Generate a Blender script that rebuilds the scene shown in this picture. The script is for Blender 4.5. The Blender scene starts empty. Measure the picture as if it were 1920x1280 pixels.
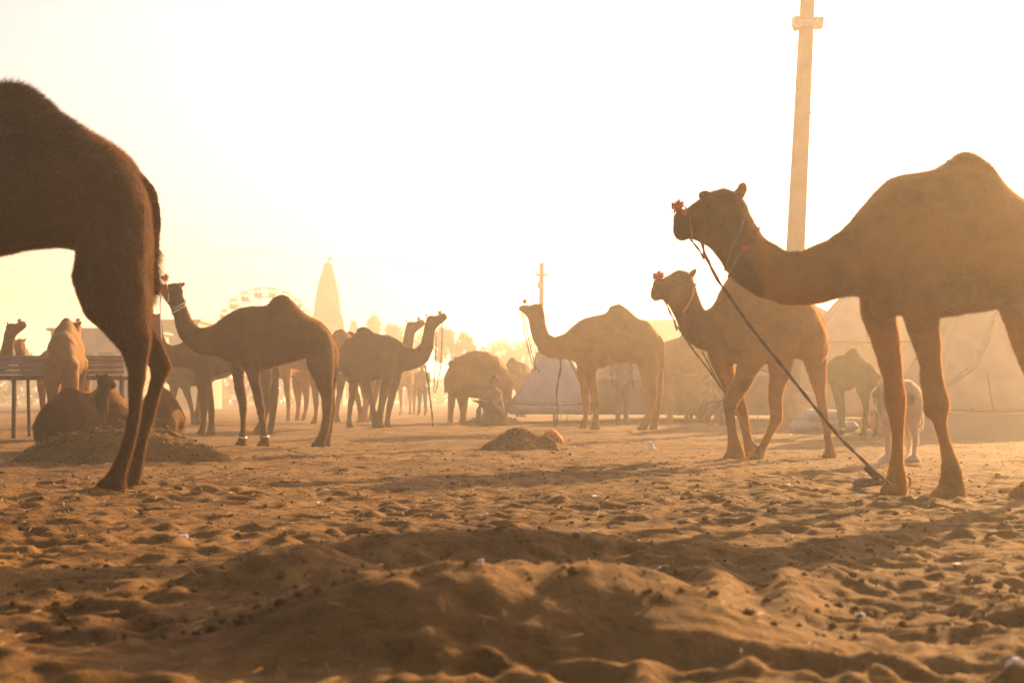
import bpy, bmesh, math, random
import numpy as np
from mathutils import Vector, Matrix

random.seed(7)
rng = np.random.default_rng(7)
R = math.radians
S = bpy.context.scene
COL = S.collection

# ------------------------------------------------------------------ camera, sky, sun, exposure
F = 2667.0            # focal length in photo pixels (50 mm on 36 mm, 1920 px wide)
HY, CX = 748.0, 960.0 # horizon row and centre column of the photo
CAM = 0.60            # eye height
cam = bpy.data.cameras.new('camera')
cam.lens = 50.0; cam.sensor_width = 36.0
cam.shift_y = (HY - 640.0) / 1920.0
cam.clip_start = 0.05; cam.clip_end = 3000
cam.dof.use_dof = True; cam.dof.focus_distance = 12.5; cam.dof.aperture_fstop = 4.2
camo = bpy.data.objects.new('camera', cam); COL.objects.link(camo)
camo.location = (0, 0, CAM); camo.rotation_euler = (R(90), 0, 0)
S.camera = camo

SUN_AZ, SUN_EL = 33.0, 17.0      # degrees to the right of the view axis, above the horizon
world = bpy.data.worlds.new('World'); S.world = world; world.use_nodes = True
wt = world.node_tree; wt.nodes.clear()
wo = wt.nodes.new('ShaderNodeOutputWorld'); wb = wt.nodes.new('ShaderNodeBackground')
sky = wt.nodes.new('ShaderNodeTexSky'); sky.sky_type = 'NISHITA'; sky.sun_disc = False
sky.sun_elevation = R(SUN_EL); sky.sun_rotation = R(SUN_AZ)
sky.altitude = 0; sky.air_density = 1.0; sky.dust_density = 6.0; sky.ozone_density = 1.0
tint = wt.nodes.new('ShaderNodeMix'); tint.data_type = 'RGBA'; tint.blend_type = 'MULTIPLY'
tint.inputs[0].default_value = 1.0; tint.inputs[7].default_value = (1.0, 0.87, 0.92, 1)
wt.links.new(sky.outputs[0], tint.inputs[6]); wt.links.new(tint.outputs[2], wb.inputs[0])
wb.inputs[1].default_value = 0.066
wt.links.new(wb.outputs[0], wo.inputs[0])

sun = bpy.data.lights.new('sun', 'SUN'); sun.energy = 5.0; sun.angle = R(0.6); sun.color = (1.0, 0.585, 0.235)
suno = bpy.data.objects.new('sun', sun); COL.objects.link(suno)
sd = Vector((math.sin(R(SUN_AZ)) * math.cos(R(SUN_EL)), math.cos(R(SUN_AZ)) * math.cos(R(SUN_EL)), math.sin(R(SUN_EL))))
suno.rotation_euler = sd.to_track_quat('Z', 'Y').to_euler(); suno.location = sd * 60

HAZE = 0.0033; HAZE_G = 0.64; HAZE_COL = (0.99, 0.945, 0.87)

S.view_settings.view_transform = 'Standard'; S.view_settings.look = 'None'
S.view_settings.gamma = 1.0; S.view_settings.use_curve_mapping = False
S.view_settings.exposure = 1.8
S.cycles.max_bounces = 8; S.cycles.diffuse_bounces = 3; S.cycles.volume_bounces = 2
S.cycles.transparent_max_bounces = 8; S.cycles.use_denoising = True
S.cycles.sample_clamp_indirect = 6.0

# ------------------------------------------------------------------ helpers
def W(px, py, Y):
    return Vector(((px - CX) / F * Y, Y, CAM - (py - HY) / F * Y))

def tag(o, label=None, cat=None, group=None, kind=None):
    if label: o['label'] = label
    if cat: o['category'] = cat
    if group: o['group'] = group
    if kind: o['kind'] = kind
    return o

def link(name, me, mat=None, parent=None, loc=None):
    o = bpy.data.objects.new(name, me)
    if mat is not None and me is not None:
        me.materials.clear(); me.materials.append(mat)
    COL.objects.link(o)
    if parent is not None: o.parent = parent
    if loc is not None: o.location = loc
    return o

def empty(name, loc=(0, 0, 0), rz=0.0):
    o = bpy.data.objects.new(name, None); COL.objects.link(o)
    o.location = loc; o.rotation_euler = (0, 0, rz); o.empty_display_size = 0.2
    return o

def mesh_from(verts, faces, smooth=True, name='mesh'):
    me = bpy.data.meshes.new(name)
    me.from_pydata([tuple(v) for v in verts], [], faces)
    me.update()
    if smooth: me.polygons.foreach_set('use_smooth', [True] * len(me.polygons))
    return me

class MB:
    """collects closed shapes"""
    def __init__(s): s.v = []; s.f = []
    def rings(s, rings, caps=True):
        n = len(rings[0]); b = len(s.v)
        for r in rings: s.v.extend([Vector(p) for p in r])
        for i in range(len(rings) - 1):
            for j in range(n):
                a = b + i * n + j; c = b + i * n + (j + 1) % n
                s.f.append((a, c, c + n, a + n))
        if caps:
            s.f.append(tuple(b + j for j in range(n))[::-1])
            e = b + (len(rings) - 1) * n
            s.f.append(tuple(e + j for j in range(n)))
        return s
    def box(s, c, size, rot=None):
        c = Vector(c); hx, hy, hz = size[0] / 2, size[1] / 2, size[2] / 2
        b = len(s.v)
        for x in (-hx, hx):
            for y in (-hy, hy):
                for z in (-hz, hz):
                    p = Vector((x, y, z))
                    if rot is not None: p = rot @ p
                    s.v.append(c + p)
        for q in ((0, 1, 3, 2), (4, 6, 7, 5), (0, 4, 5, 1), (2, 3, 7, 6), (0, 2, 6, 4), (1, 5, 7, 3)):
            s.f.append(tuple(b + i for i in q))
        return s
    def path(s, pts, rad, n=8, up=Vector((0, 0, 1)), round_caps=True):
        """tube along pts; rad = list of (r_side, r_up) or floats"""
        pts = [Vector(p) for p in pts]
        if not isinstance(rad, (list, tuple)): rad = [rad] * len(pts)
        rad = [(r, r) if not isinstance(r, (list, tuple)) else r for r in rad]
        rings = []
        m = len(pts)
        for i, p in enumerate(pts):
            t = (pts[min(i + 1, m - 1)] - pts[max(i - 1, 0)]).normalized()
            u = up
            if abs(t.dot(u)) > 0.97: u = Vector((0, 1, 0)) if abs(t.y) < 0.9 else Vector((1, 0, 0))
            sd_ = t.cross(u).normalized(); uu = sd_.cross(t).normalized()
            ring = lambda c, k: [c + sd_ * (rad[i][0] * k * math.cos(2 * math.pi * j / n)) + uu * (rad[i][1] * k * math.sin(2 * math.pi * j / n)) for j in range(n)]
            if round_caps and i == 0: rings.append(ring(p - t * min(rad[i]) * 0.5, 0.55))
            rings.append(ring(p, 1.0))
            if round_caps and i == m - 1: rings.append(ring(p + t * min(rad[i]) * 0.5, 0.55))
        return s.rings(rings)
    def ball(s, c, r, n=12, m=8):
        c = Vector(c); r = (r, r, r) if not isinstance(r, (list, tuple)) else r
        rings = []
        for i in range(m + 1):
            a = -math.pi / 2 + math.pi * min(max(i / m, 0.02), 0.98)
            rings.append([c + Vector((r[0] * math.cos(a) * math.cos(2 * math.pi * j / n), r[1] * math.cos(a) * math.sin(2 * math.pi * j / n), r[2] * math.sin(a))) for j in range(n)])
        return s.rings(rings)
    def mesh(s, smooth=True, origin=None):
        v = s.v if origin is None else [p - Vector(origin) for p in s.v]
        return mesh_from(v, s.f, smooth)
    def build(s, name, mat, parent=None, smooth=True, loc=None, bevel=0.0, origin=None):
        me = s.mesh(smooth, origin)
        if bevel > 0: me = bevel_mesh(me, bevel)
        return link(name, me, mat, parent, loc)

def bevel_mesh(me, w):
    bm = bmesh.new(); bm.from_mesh(me)
    bmesh.ops.bevel(bm, geom=bm.edges[:], offset=w, segments=1, affect='EDGES', clamp_overlap=True)
    bm.to_mesh(me); bm.free(); me.update()
    return me

def remesh(me, voxel, smooth_it=4, factor=0.5):
    o = bpy.data.objects.new('tmp', me); COL.objects.link(o)
    m = o.modifiers.new('r', 'REMESH'); m.mode = 'VOXEL'; m.voxel_size = voxel; m.use_smooth_shade = True
    if smooth_it:
        k = o.modifiers.new('s', 'SMOOTH'); k.factor = factor; k.iterations = smooth_it
    bpy.context.view_layer.update()
    dg = bpy.context.evaluated_depsgraph_get()
    out = bpy.data.meshes.new_from_object(o.evaluated_get(dg))
    bpy.data.objects.remove(o)
    out.polygons.foreach_set('use_smooth', [True] * len(out.polygons))
    return out

def set_attr(me, name, vals):
    a = me.attributes.new(name, 'FLOAT', 'POINT'); a.data.foreach_set('value', np.asarray(vals, dtype=np.float32))

def verts_np(me):
    a = np.empty(len(me.vertices) * 3, dtype=np.float32); me.vertices.foreach_get('co', a); return a.reshape(-1, 3)

# numpy gradient noise -------------------------------------------------------
_perm = rng.permutation(512); _ga = rng.uniform(0, 2 * np.pi, 512)
def noise2(x, y):
    xi = np.floor(x).astype(int); yi = np.floor(y).astype(int)
    xf = x - xi; yf = y - yi
    u = xf * xf * xf * (xf * (xf * 6 - 15) + 10); v = yf * yf * yf * (yf * (yf * 6 - 15) + 10)
    def g(ix, iy, dx, dy):
        h = _ga[_perm[(_perm[ix & 511] + iy) & 511]]
        return np.cos(h) * dx + np.sin(h) * dy
    a = g(xi, yi, xf, yf); b = g(xi + 1, yi, xf - 1, yf); c = g(xi, yi + 1, xf, yf - 1); d = g(xi + 1, yi + 1, xf - 1, yf - 1)
    return (a + u * (b - a) + v * ((c + u * (d - c)) - (a + u * (b - a)))) * 1.5

# ------------------------------------------------------------------ materials
def new_mat(name):
    m = bpy.data.materials.new(name); m.use_nodes = True
    nt = m.node_tree; p = nt.nodes['Principled BSDF']; p.inputs['Roughness'].default_value = 0.85
    p.inputs['Specular IOR Level'].default_value = 0.25
    return m, nt, p

def noise_col(nt, p, c1, c2, scale=8.0, detail=4.0, lo=0.35, hi=0.65, coord='Object', bump=0.0, bscale=None, bdist=0.01, stretch=None):
    tc = nt.nodes.new('ShaderNodeTexCoord')
    mp = nt.nodes.new('ShaderNodeMapping'); nt.links.new(tc.outputs[coord], mp.inputs[0])
    if stretch: mp.inputs['Scale'].default_value = stretch
    n = nt.nodes.new('ShaderNodeTexNoise'); n.inputs['Scale'].default_value = scale; n.inputs['Detail'].default_value = detail
    nt.links.new(mp.outputs[0], n.inputs['Vector'])
    r = nt.nodes.new('ShaderNodeValToRGB'); r.color_ramp.elements[0].position = lo; r.color_ramp.elements[1].position = hi
    r.color_ramp.elements[0].color = (*c1, 1); r.color_ramp.elements[1].color = (*c2, 1)
    nt.links.new(n.outputs[0], r.inputs[0]); nt.links.new(r.outputs[0], p.inputs['Base Color'])
    if bump > 0:
        n2 = nt.nodes.new('ShaderNodeTexNoise'); n2.inputs['Scale'].default_value = bscale or scale * 4; n2.inputs['Detail'].default_value = 5
        nt.links.new(mp.outputs[0], n2.inputs['Vector'])
        b = nt.nodes.new('ShaderNodeBump'); b.inputs['Strength'].default_value = bump; b.inputs['Distance'].default_value = bdist
        nt.links.new(n2.outputs[0], b.inputs['Height']); nt.links.new(b.outputs[0], p.inputs['Normal'])
    return r

def simple(name, c1, c2=None, scale=6.0, rough=0.85, bump=0.3, bscale=None, bdist=0.01, stretch=None, coord='Object'):
    m, nt, p = new_mat(name)
    c2 = c2 or tuple(min(1, x * 1.35) for x in c1)
    noise_col(nt, p, c1, c2, scale, bump=bump, bscale=bscale, bdist=bdist, stretch=stretch, coord=coord)
    p.inputs['Roughness'].default_value = rough
    return m

def coat(name, base, dark, translucent=0.0):
    """camel coat: 'tone' attribute mixes base and dark hair, noise breaks it up"""
    m, nt, p = new_mat(name)
    at = nt.nodes.new('ShaderNodeAttribute'); at.attribute_name = 'tone'
    tc = nt.nodes.new('ShaderNodeTexCoord')
    n = nt.nodes.new('ShaderNodeTexNoise'); n.inputs['Scale'].default_value = 2.6; n.inputs['Detail'].default_value = 7.0; n.inputs['Roughness'].default_value = 0.62
    nt.links.new(tc.outputs['Object'], n.inputs['Vector'])
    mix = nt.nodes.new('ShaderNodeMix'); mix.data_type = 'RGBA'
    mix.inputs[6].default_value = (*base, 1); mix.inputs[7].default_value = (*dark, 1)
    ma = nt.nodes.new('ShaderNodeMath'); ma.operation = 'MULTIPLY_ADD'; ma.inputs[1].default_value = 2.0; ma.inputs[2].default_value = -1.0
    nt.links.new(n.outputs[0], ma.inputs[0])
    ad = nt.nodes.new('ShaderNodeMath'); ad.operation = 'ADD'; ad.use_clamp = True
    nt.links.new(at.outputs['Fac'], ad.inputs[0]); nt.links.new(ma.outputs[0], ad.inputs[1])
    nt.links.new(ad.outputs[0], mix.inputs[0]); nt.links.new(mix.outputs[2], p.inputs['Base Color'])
    mp = nt.nodes.new('ShaderNodeMapping'); mp.inputs['Scale'].default_value = (1, 1, 0.35)
    nt.links.new(tc.outputs['Object'], mp.inputs[0])
    n2 = nt.nodes.new('ShaderNodeTexNoise'); n2.inputs['Scale'].default_value = 70.0; n2.inputs['Detail'].default_value = 4.0
    nt.links.new(mp.outputs[0], n2.inputs['Vector'])
    n3 = nt.nodes.new('ShaderNodeTexNoise'); n3.inputs['Scale'].default_value = 9.0; n3.inputs['Detail'].default_value = 3.0
    nt.links.new(tc.outputs['Object'], n3.inputs['Vector'])
    b = nt.nodes.new('ShaderNodeBump'); b.inputs['Strength'].default_value = 0.5; b.inputs['Distance'].default_value = 0.02
    b2 = nt.nodes.new('ShaderNodeBump'); b2.inputs['Strength'].default_value = 0.45; b2.inputs['Distance'].default_value = 0.05
    nt.links.new(n3.outputs[0], b2.inputs['Height']); nt.links.new(b2.outputs[0], b.inputs['Normal'])
    nt.links.new(n2.outputs[0], b.inputs['Height']); nt.links.new(b.outputs[0], p.inputs['Normal'])
    p.inputs['Roughness'].default_value = 0.85; p.inputs['Specular IOR Level'].default_value = 0.08
    p.inputs['Sheen Weight'].default_value = 0.3; p.inputs['Sheen Roughness'].default_value = 0.3
    p.inputs['Sheen Tint'].default_value = (*[min(1, x * 2.2) for x in base], 1)
    if translucent > 0:
        p.inputs['Roughness'].default_value = 0.45; p.inputs['Specular IOR Level'].default_value = 0.2
        out = nt.nodes['Material Output']
        tr = nt.nodes.new('ShaderNodeBsdfTranslucent'); nt.links.new(mix.outputs[2], tr.inputs[0])
        ms = nt.nodes.new('ShaderNodeMixShader'); ms.inputs[0].default_value = translucent
        nt.links.new(p.outputs[0], ms.inputs[1]); nt.links.new(tr.outputs[0], ms.inputs[2]); nt.links.new(ms.outputs[0], out.inputs[0])
    return m

M = {}
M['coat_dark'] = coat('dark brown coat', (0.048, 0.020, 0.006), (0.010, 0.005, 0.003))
M['coat_tan'] = coat('tan coat', (0.34, 0.155, 0.032), (0.055, 0.027, 0.009))
M['coat_brown'] = coat('brown coat', (0.125, 0.059, 0.014), (0.035, 0.018, 0.007))
M['coat_pale'] = coat('pale coat', (0.46, 0.33, 0.22), (0.26, 0.17, 0.11))
M['coat_sandy'] = coat('sandy coat', (0.22, 0.115, 0.04), (0.11, 0.056, 0.02))
M['coat_white'] = coat('white coat', (0.70, 0.57, 0.40), (0.26, 0.18, 0.11))
M['fur_dark'] = coat('dark brown fur', (0.15, 0.062, 0.016), (0.012, 0.006, 0.003), 0.6)
M['fur_tan'] = coat('tan fur', (0.46, 0.24, 0.07), (0.10, 0.05, 0.015), 0.6)
M['fur_brown'] = coat('brown fur', (0.30, 0.15, 0.045), (0.045, 0.023, 0.008), 0.6)
M['fur_white'] = coat('white fur', (0.65, 0.55, 0.43), (0.4, 0.3, 0.22), 0.5)
M['eye'] = simple('eye', (0.01, 0.008, 0.006), (0.015, 0.01, 0.008), rough=0.15, bump=0)
M['red'] = simple('red yarn', (0.55, 0.05, 0.03), (0.75, 0.10, 0.05), 40, bump=0.6, bscale=120)
M['orange'] = simple('orange cloth', (0.75, 0.25, 0.06), (0.85, 0.38, 0.12), 14, bump=0.4)
M['rope'] = simple('jute rope', (0.16, 0.10, 0.055), (0.26, 0.17, 0.09), 60, bump=0.6, bscale=160)
M['rope_dark'] = simple('dark rope', (0.07, 0.045, 0.03), (0.13, 0.085, 0.05), 60, bump=0.6, bscale=160)
M['rope_red'] = simple('red rope', (0.32, 0.04, 0.04), (0.45, 0.08, 0.06), 60, bump=0.6, bscale=160)
M['bead'] = simple('white bead', (0.7, 0.66, 0.58), (0.8, 0.77, 0.7), 20, rough=0.5, bump=0)
M['wood'] = simple('weathered wood', (0.22, 0.15, 0.10), (0.38, 0.28, 0.20), 5, bump=0.5, stretch=(1, 8, 8))
M['wood_dark'] = simple('dark wood', (0.09, 0.06, 0.04), (0.16, 0.11, 0.075), 5, bump=0.5, stretch=(8, 8, 1))
M['concrete'] = simple('weathered concrete', (0.14, 0.11, 0.078), (0.19, 0.15, 0.11), 3, bump=0.35, bscale=30)
M['metal'] = simple('galvanised metal', (0.28, 0.27, 0.25), (0.4, 0.38, 0.35), 12, rough=0.5, bump=0.15)
M['dark_metal'] = simple('dark metal', (0.05, 0.05, 0.05), (0.1, 0.09, 0.085), 12, rough=0.6, bump=0.15)
M['canvas'] = simple('cream canvas', (0.42, 0.29, 0.165), (0.50, 0.355, 0.21), 2.2, bump=0.35, bscale=5, bdist=0.06)
M['canvas_grey'] = simple('grey canvas', (0.38, 0.33, 0.28), (0.46, 0.40, 0.34), 2.2, bump=0.35, bscale=5, bdist=0.05)
M['canvas_brown'] = simple('brown tarpaulin', (0.17, 0.12, 0.085), (0.26, 0.19, 0.13), 2.2, bump=0.4, bscale=5, bdist=0.06)
M['canvas_tan'] = simple('tan canvas', (0.25, 0.145, 0.07), (0.31, 0.185, 0.09), 2.2, bump=0.35, bscale=5, bdist=0.06)
M['net'] = simple('brown net strip', (0.20, 0.14, 0.09), (0.30, 0.21, 0.14), 20, bump=0.6)
M['sack'] = simple('white woven sack', (0.42, 0.37, 0.32), (0.52, 0.47, 0.41), 9, bump=0.45, bscale=14, bdist=0.03)
M['pink'] = simple('pink bag', (0.6, 0.2, 0.17), (0.72, 0.32, 0.27), 9, bump=0.4)
M['skin'] = simple('skin', (0.14, 0.075, 0.045), (0.18, 0.10, 0.06), 9, bump=0.1)
M['hair'] = simple('black hair', (0.012, 0.01, 0.008), (0.025, 0.02, 0.016), 30, bump=0.5)
M['shirt'] = simple('pale shirt', (0.17, 0.13, 0.09), (0.22, 0.17, 0.12), 9, bump=0.4, bscale=12)
M['trousers'] = simple('dark trousers', (0.05, 0.045, 0.04), (0.08, 0.07, 0.06), 9, bump=0.4, bscale=12)
M['plaster'] = simple('pale plaster', (0.27, 0.20, 0.14), (0.34, 0.26, 0.19), 1.2, bump=0.3)
M['sandstone'] = simple('sandstone', (0.38, 0.25, 0.17), (0.46, 0.32, 0.22), 1.5, bump=0.4)
M['dark'] = simple('dark opening', (0.03, 0.025, 0.02), (0.05, 0.04, 0.03), 3, bump=0)
M['bark'] = simple('bark', (0.09, 0.065, 0.045), (0.15, 0.11, 0.08), 6, bump=0.7, stretch=(4, 4, 1))
def leaf_mat():
    m, nt, p = new_mat('leaves')
    noise_col(nt, p, (0.045, 0.06, 0.022), (0.11, 0.12, 0.045), 1.2, lo=0.3, hi=0.7)
    tr = nt.nodes.new('ShaderNodeBsdfTranslucent'); tr.inputs[0].default_value = (0.12, 0.13, 0.04, 1)
    ms = nt.nodes.new('ShaderNodeMixShader'); ms.inputs[0].default_value = 0.3
    nt.links.new(p.outputs[0], ms.inputs[1]); nt.links.new(tr.outputs[0], ms.inputs[2]); nt.links.new(ms.outputs[0], nt.nodes['Material Output'].inputs[0])
    return m
M['leaf'] = leaf_mat()
M['hill'] = simple('dry hill', (0.20, 0.15, 0.09), (0.28, 0.2, 0.13), 0.05, bump=0)
for nm, c in (('gondola_red', (0.3, 0.06, 0.05)), ('gondola_blue', (0.12, 0.2, 0.4)), ('gondola_yellow', (0.6, 0.45, 0.12))):
    M[nm] = simple(nm.replace('_', ' '), c, bump=0)
M['white_paint'] = simple('white paint', (0.7, 0.68, 0.64), (0.78, 0.76, 0.72), 4, rough=0.5, bump=0)
M['straw'] = simple('dry straw', (0.20, 0.13, 0.055), (0.34, 0.23, 0.11), 9, bump=0)
M['dung'] = simple('dark clods', (0.085, 0.046, 0.016), (0.17, 0.092, 0.03), 20, bump=0.5)
M['paper'] = simple('pale scrap', (0.68, 0.62, 0.54), (0.78, 0.73, 0.66), 20, bump=0.3)

def sand_mat(name, k=1.0):
    m, nt, p = new_mat(name)
    tc = nt.nodes.new('ShaderNodeTexCoord')
    def nz(scale, det, rough=0.6):
        n = nt.nodes.new('ShaderNodeTexNoise'); n.inputs['Scale'].default_value = scale; n.inputs['Detail'].default_value = det; n.inputs['Roughness'].default_value = rough
        nt.links.new(tc.outputs['Object'], n.inputs['Vector']); return n
    a = nz(1.3, 6); b = nz(16, 6, 0.7); c = nz(160, 3)
    r1 = nt.nodes.new('ShaderNodeValToRGB')
    r1.color_ramp.elements[0].position = 0.36; r1.color_ramp.elements[1].position = 0.66
    r1.color_ramp.elements[0].color = (0.130 * k, 0.068 * k, 0.018 * k, 1); r1.color_ramp.elements[1].color = (0.235 * k, 0.126 * k, 0.034 * k, 1)
    nt.links.new(a.outputs[0], r1.inputs[0])
    r2 = nt.nodes.new('ShaderNodeValToRGB')
    r2.color_ramp.elements[0].position = 0.30; r2.color_ramp.elements[1].position = 0.55
    r2.color_ramp.elements[0].color = (0.45, 0.42, 0.4, 1); r2.color_ramp.elements[1].color = (1, 1, 1, 1)
    nt.links.new(b.outputs[0], r2.inputs[0])
    mx = nt.nodes.new('ShaderNodeMix'); mx.data_type = 'RGBA'; mx.blend_type = 'MULTIPLY'; mx.inputs[0].default_value = 0.8
    nt.links.new(r1.outputs[0], mx.inputs[6]); nt.links.new(r2.outputs[0], mx.inputs[7])
    d = nz(0.45, 4, 0.55); r3 = nt.nodes.new('ShaderNodeValToRGB')
    r3.color_ramp.elements[0].position = 0.35; r3.color_ramp.elements[1].position = 0.6
    r3.color_ramp.elements[0].color = (0.62, 0.6, 0.6, 1); r3.color_ramp.elements[1].color = (1, 1, 1, 1)
    nt.links.new(d.outputs[0], r3.inputs[0])
    mx2 = nt.nodes.new('ShaderNodeMix'); mx2.data_type = 'RGBA'; mx2.blend_type = 'MULTIPLY'; mx2.inputs[0].default_value = 0.8
    nt.links.new(mx.outputs[2], mx2.inputs[6]); nt.links.new(r3.outputs[0], mx2.inputs[7])
    nt.links.new(mx2.outputs[2], p.inputs['Base Color'])
    b1 = nt.nodes.new('ShaderNodeBump'); b1.inputs['Strength'].default_value = 0.7; b1.inputs['Distance'].default_value = 0.03
    b2 = nt.nodes.new('ShaderNodeBump'); b2.inputs['Strength'].default_value = 0.6; b2.inputs['Distance'].default_value = 0.004
    nt.links.new(b.outputs[0], b1.inputs['Height']); nt.links.new(c.outputs[0], b2.inputs['Height'])
    nt.links.new(b1.outputs[0], b2.inputs['Normal']); nt.links.new(b2.outputs[0], p.inputs['Normal'])
    p.inputs['Roughness'].default_value = 0.95; p.inputs['Specular IOR Level'].default_value = 0.1
    return m
M['sand'] = sand_mat('trampled sand'); M['soil'] = sand_mat('heaped soil', 0.88)

# ------------------------------------------------------------------ ground
def sstep(a, b, x):
    t = np.clip((x - a) / (b - a), 0, 1); return t * t * (3 - 2 * t)

def base_h(x, y):
    x = np.asarray(x, float); y = np.asarray(y, float)
    h = 0.05 * np.exp(-((x + 2.5) / 1.6) ** 2 - ((y - 8.8) / 1.6) ** 2)
    h = h + 0.05 * sstep(20, 27, y)
    h = h + 0.05 * noise2(x / 6.0 + 3.1, y / 6.0) * sstep(30, 60, y)
    return h
def gz(x, y): return float(base_h(x, y))

def mounds(x, y):
    def bump(cx, cy, rx, ry, h, rot=0.0, p=1.0):
        c, s_ = math.cos(rot), math.sin(rot)
        dx = (x - cx) * c + (y - cy) * s_; dy = -(x - cx) * s_ + (y - cy) * c
        return h * np.exp(-((dx / rx) ** 2 + (dy / ry) ** 2) ** p)
    wob = 0.10 * noise2(x * 2.3, y * 2.3)
    y2 = y + wob
    yc = 3.60 + 0.06 * x + 0.06 * np.sin(x * 7)
    dy = y - yc
    prof = np.where(dy < 0, np.clip(1 - (np.abs(dy) / 0.43) ** 1.3, 0, 1), np.exp(-(dy / 0.40) ** 2))
    h = 0.182 * prof * np.exp(-(np.abs(x + 0.04) / 0.60) ** 4)   # front heap, steep side to the camera
    h = h + bump(-0.67, 4.50, 0.26, 0.30, 0.125, 0.3)             # left peak
    h = h + bump(-0.15, 5.30, 0.75, 0.20, 0.105, 0.03, 1.2)      # ridge beyond the pit
    h = h - bump(0.05, 4.75, 0.6, 0.16, 0.05)                     # pit between
    h = h + bump(0.62, 4.35, 0.085, 0.62, 0.085, -0.10) + bump(0.82, 4.25, 0.075, 0.60, 0.07, -0.16) + bump(1.02, 4.6, 0.08, 0.5, 0.05, -0.2)
    h = h + bump(-1.5, 4.6, 0.7, 0.25, 0.05, 0.2)
    return h * (1 + 0.10 * noise2(x * 6, y * 6) + 0.06 * noise2(x * 15, y * 15))

def axis(lo_pts): return np.array(lo_pts)
xs = [0.0]; step = 0.019
while xs[-1] < 500:
    st = step if xs[-1] < 2.6 else max(step, 0.019 + (xs[-1] - 2.6) * 0.030)
    xs.append(xs[-1] + st)
xs = np.array([-v for v in xs[:0:-1]] + xs)
ys = [1.7]
while ys[-1] < 500:
    ys.append(ys[-1] + (0.017 if ys[-1] < 5.5 else max(0.017, 0.017 + (ys[-1] - 5.5) * 0.0042)))
back = [1.7]
while back[-1] > -90: back.append(back[-1] - max(0.05, (1.75 - back[-1]) * 0.12))
ys = np.array(back[:0:-1] + ys)
X, Y = np.meshgrid(xs, ys)
DY = np.gradient(ys)[:, None] + 0 * X; DX = np.gradient(xs)[None, :] + 0 * X
RES = np.maximum(DX, DY)
H = base_h(X, Y)
near = (np.abs(X) < 40) & (Y > 1) & (Y < 120)
WX = 0.07 * noise2(X / 0.31 + 7, Y / 0.31); WY = 0.07 * noise2(X / 0.31, Y / 0.31 + 19)
def octave(wl, amp, ridged=False, off=0.0, sx=1.0, sharp=0):
    w = np.clip(wl / (2.5 * RES) - 0.6, 0, 1)
    n = noise2(X / wl * sx + off + WX / wl, Y / wl + off * 1.7 + WY / wl)
    if sharp: n = np.tanh(n * sharp) * 0.55
    if ridged: n = 0.5 - np.abs(n) * 1.6
    return amp * n * w
MASK = 0.75 + 0.55 * noise2(X / 0.9 + 40, Y / 1.3) + 0.2 * noise2(X / 3, Y / 3 + 9)
H += octave(1.3, 0.030, off=5) + octave(0.42, 0.018, off=11, sharp=3) + octave(0.24, 0.019, True, off=23) + octave(0.13, 0.020, off=37, sharp=3.5) + octave(0.075, 0.015, True, off=51) + octave(0.042, 0.010, off=71)
mm = mounds(X, Y)
calm = np.clip(1 - mm * 5.0, 0.30, 1) * np.clip(MASK, .25, 1.4)
H = base_h(X, Y) + (H - base_h(X, Y)) * calm + mm
# hoof prints
prints = []
for _ in range(800):
    y_ = 2.0 + 20.0 * rng.random() ** 1.3; x_ = rng.uniform(-0.55, 0.55) * y_ * 0.9
    if abs(x_ - .05) < 1.0 and 3.2 < y_ < 5.6: continue
    prints.append((x_, y_, rng.uniform(0.07, 0.12), rng.uniform(0.012, 0.032)))
for (x_, y_, r_, d_) in prints:
    rr = r_ * 2.2
    i0, i1 = np.searchsorted(ys, (y_ - rr, y_ + rr)); j0, j1 = np.searchsorted(xs, (x_ - rr, x_ + rr))
    if i1 - i0 < 3 or j1 - j0 < 3: continue
    d = np.sqrt((X[i0:i1, j0:j1] - x_) ** 2 + (Y[i0:i1, j0:j1] - y_) ** 2) / r_
    H[i0:i1, j0:j1] += -d_ * np.exp(-(d / 0.8) ** 4) + 0.4 * d_ * np.exp(-((d - 1.3) / 0.35) ** 2)
def hz(x, y):
    i = int(np.clip(np.searchsorted(ys, y), 1, len(ys) - 1)); j = int(np.clip(np.searchsorted(xs, x), 1, len(xs) - 1))
    return float(H[i, j])
nr, nc = X.shape
co = np.stack([X, Y, H], -1).reshape(-1, 3).astype(np.float32)
idx = np.arange(nr * nc).reshape(nr, nc)
quads = np.stack([idx[:-1, :-1], idx[:-1, 1:], idx[1:, 1:], idx[1:, :-1]], -1).reshape(-1, 4).astype(np.int32)
gm = bpy.data.meshes.new('ground')
gm.vertices.add(len(co)); gm.vertices.foreach_set('co', co.ravel())
gm.loops.add(quads.size); gm.loops.foreach_set('vertex_index', quads.ravel())
gm.polygons.add(len(quads)); gm.polygons.foreach_set('loop_start', np.arange(0, quads.size, 4, dtype=np.int32))
gm.polygons.foreach_set('use_smooth', np.ones(len(quads), dtype=bool))
gm.update(calc_edges=True)
print('GROUND', len(co), H.min(), H.max())
tag(link('ground', gm, M['sand']), 'trampled brown sand with hoof prints and low heaps', kind='structure')

# ------------------------------------------------------------------ haze
hb = MB().box((0, 205, 9.5), (1010, 606, 0.01)); hb = MB()
hb.box((0, 205, 7.5), (1040, 640, 19.0))
hm = bpy.data.materials.new('dusty air'); hm.use_nodes = True; nt = hm.node_tree; nt.nodes.clear()
ho = nt.nodes.new('ShaderNodeOutputMaterial'); pv = nt.nodes.new('ShaderNodeVolumePrincipled')
pv.inputs['Color'].default_value = (*HAZE_COL, 1); pv.inputs['Density'].default_value = HAZE; pv.inputs['Anisotropy'].default_value = HAZE_G
nt.links.new(pv.outputs[0], ho.inputs['Volume'])
hz_o = hb.build('haze', hm, smooth=False); tag(hz_o, 'golden dusty air over the fairground', kind='stuff')

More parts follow.
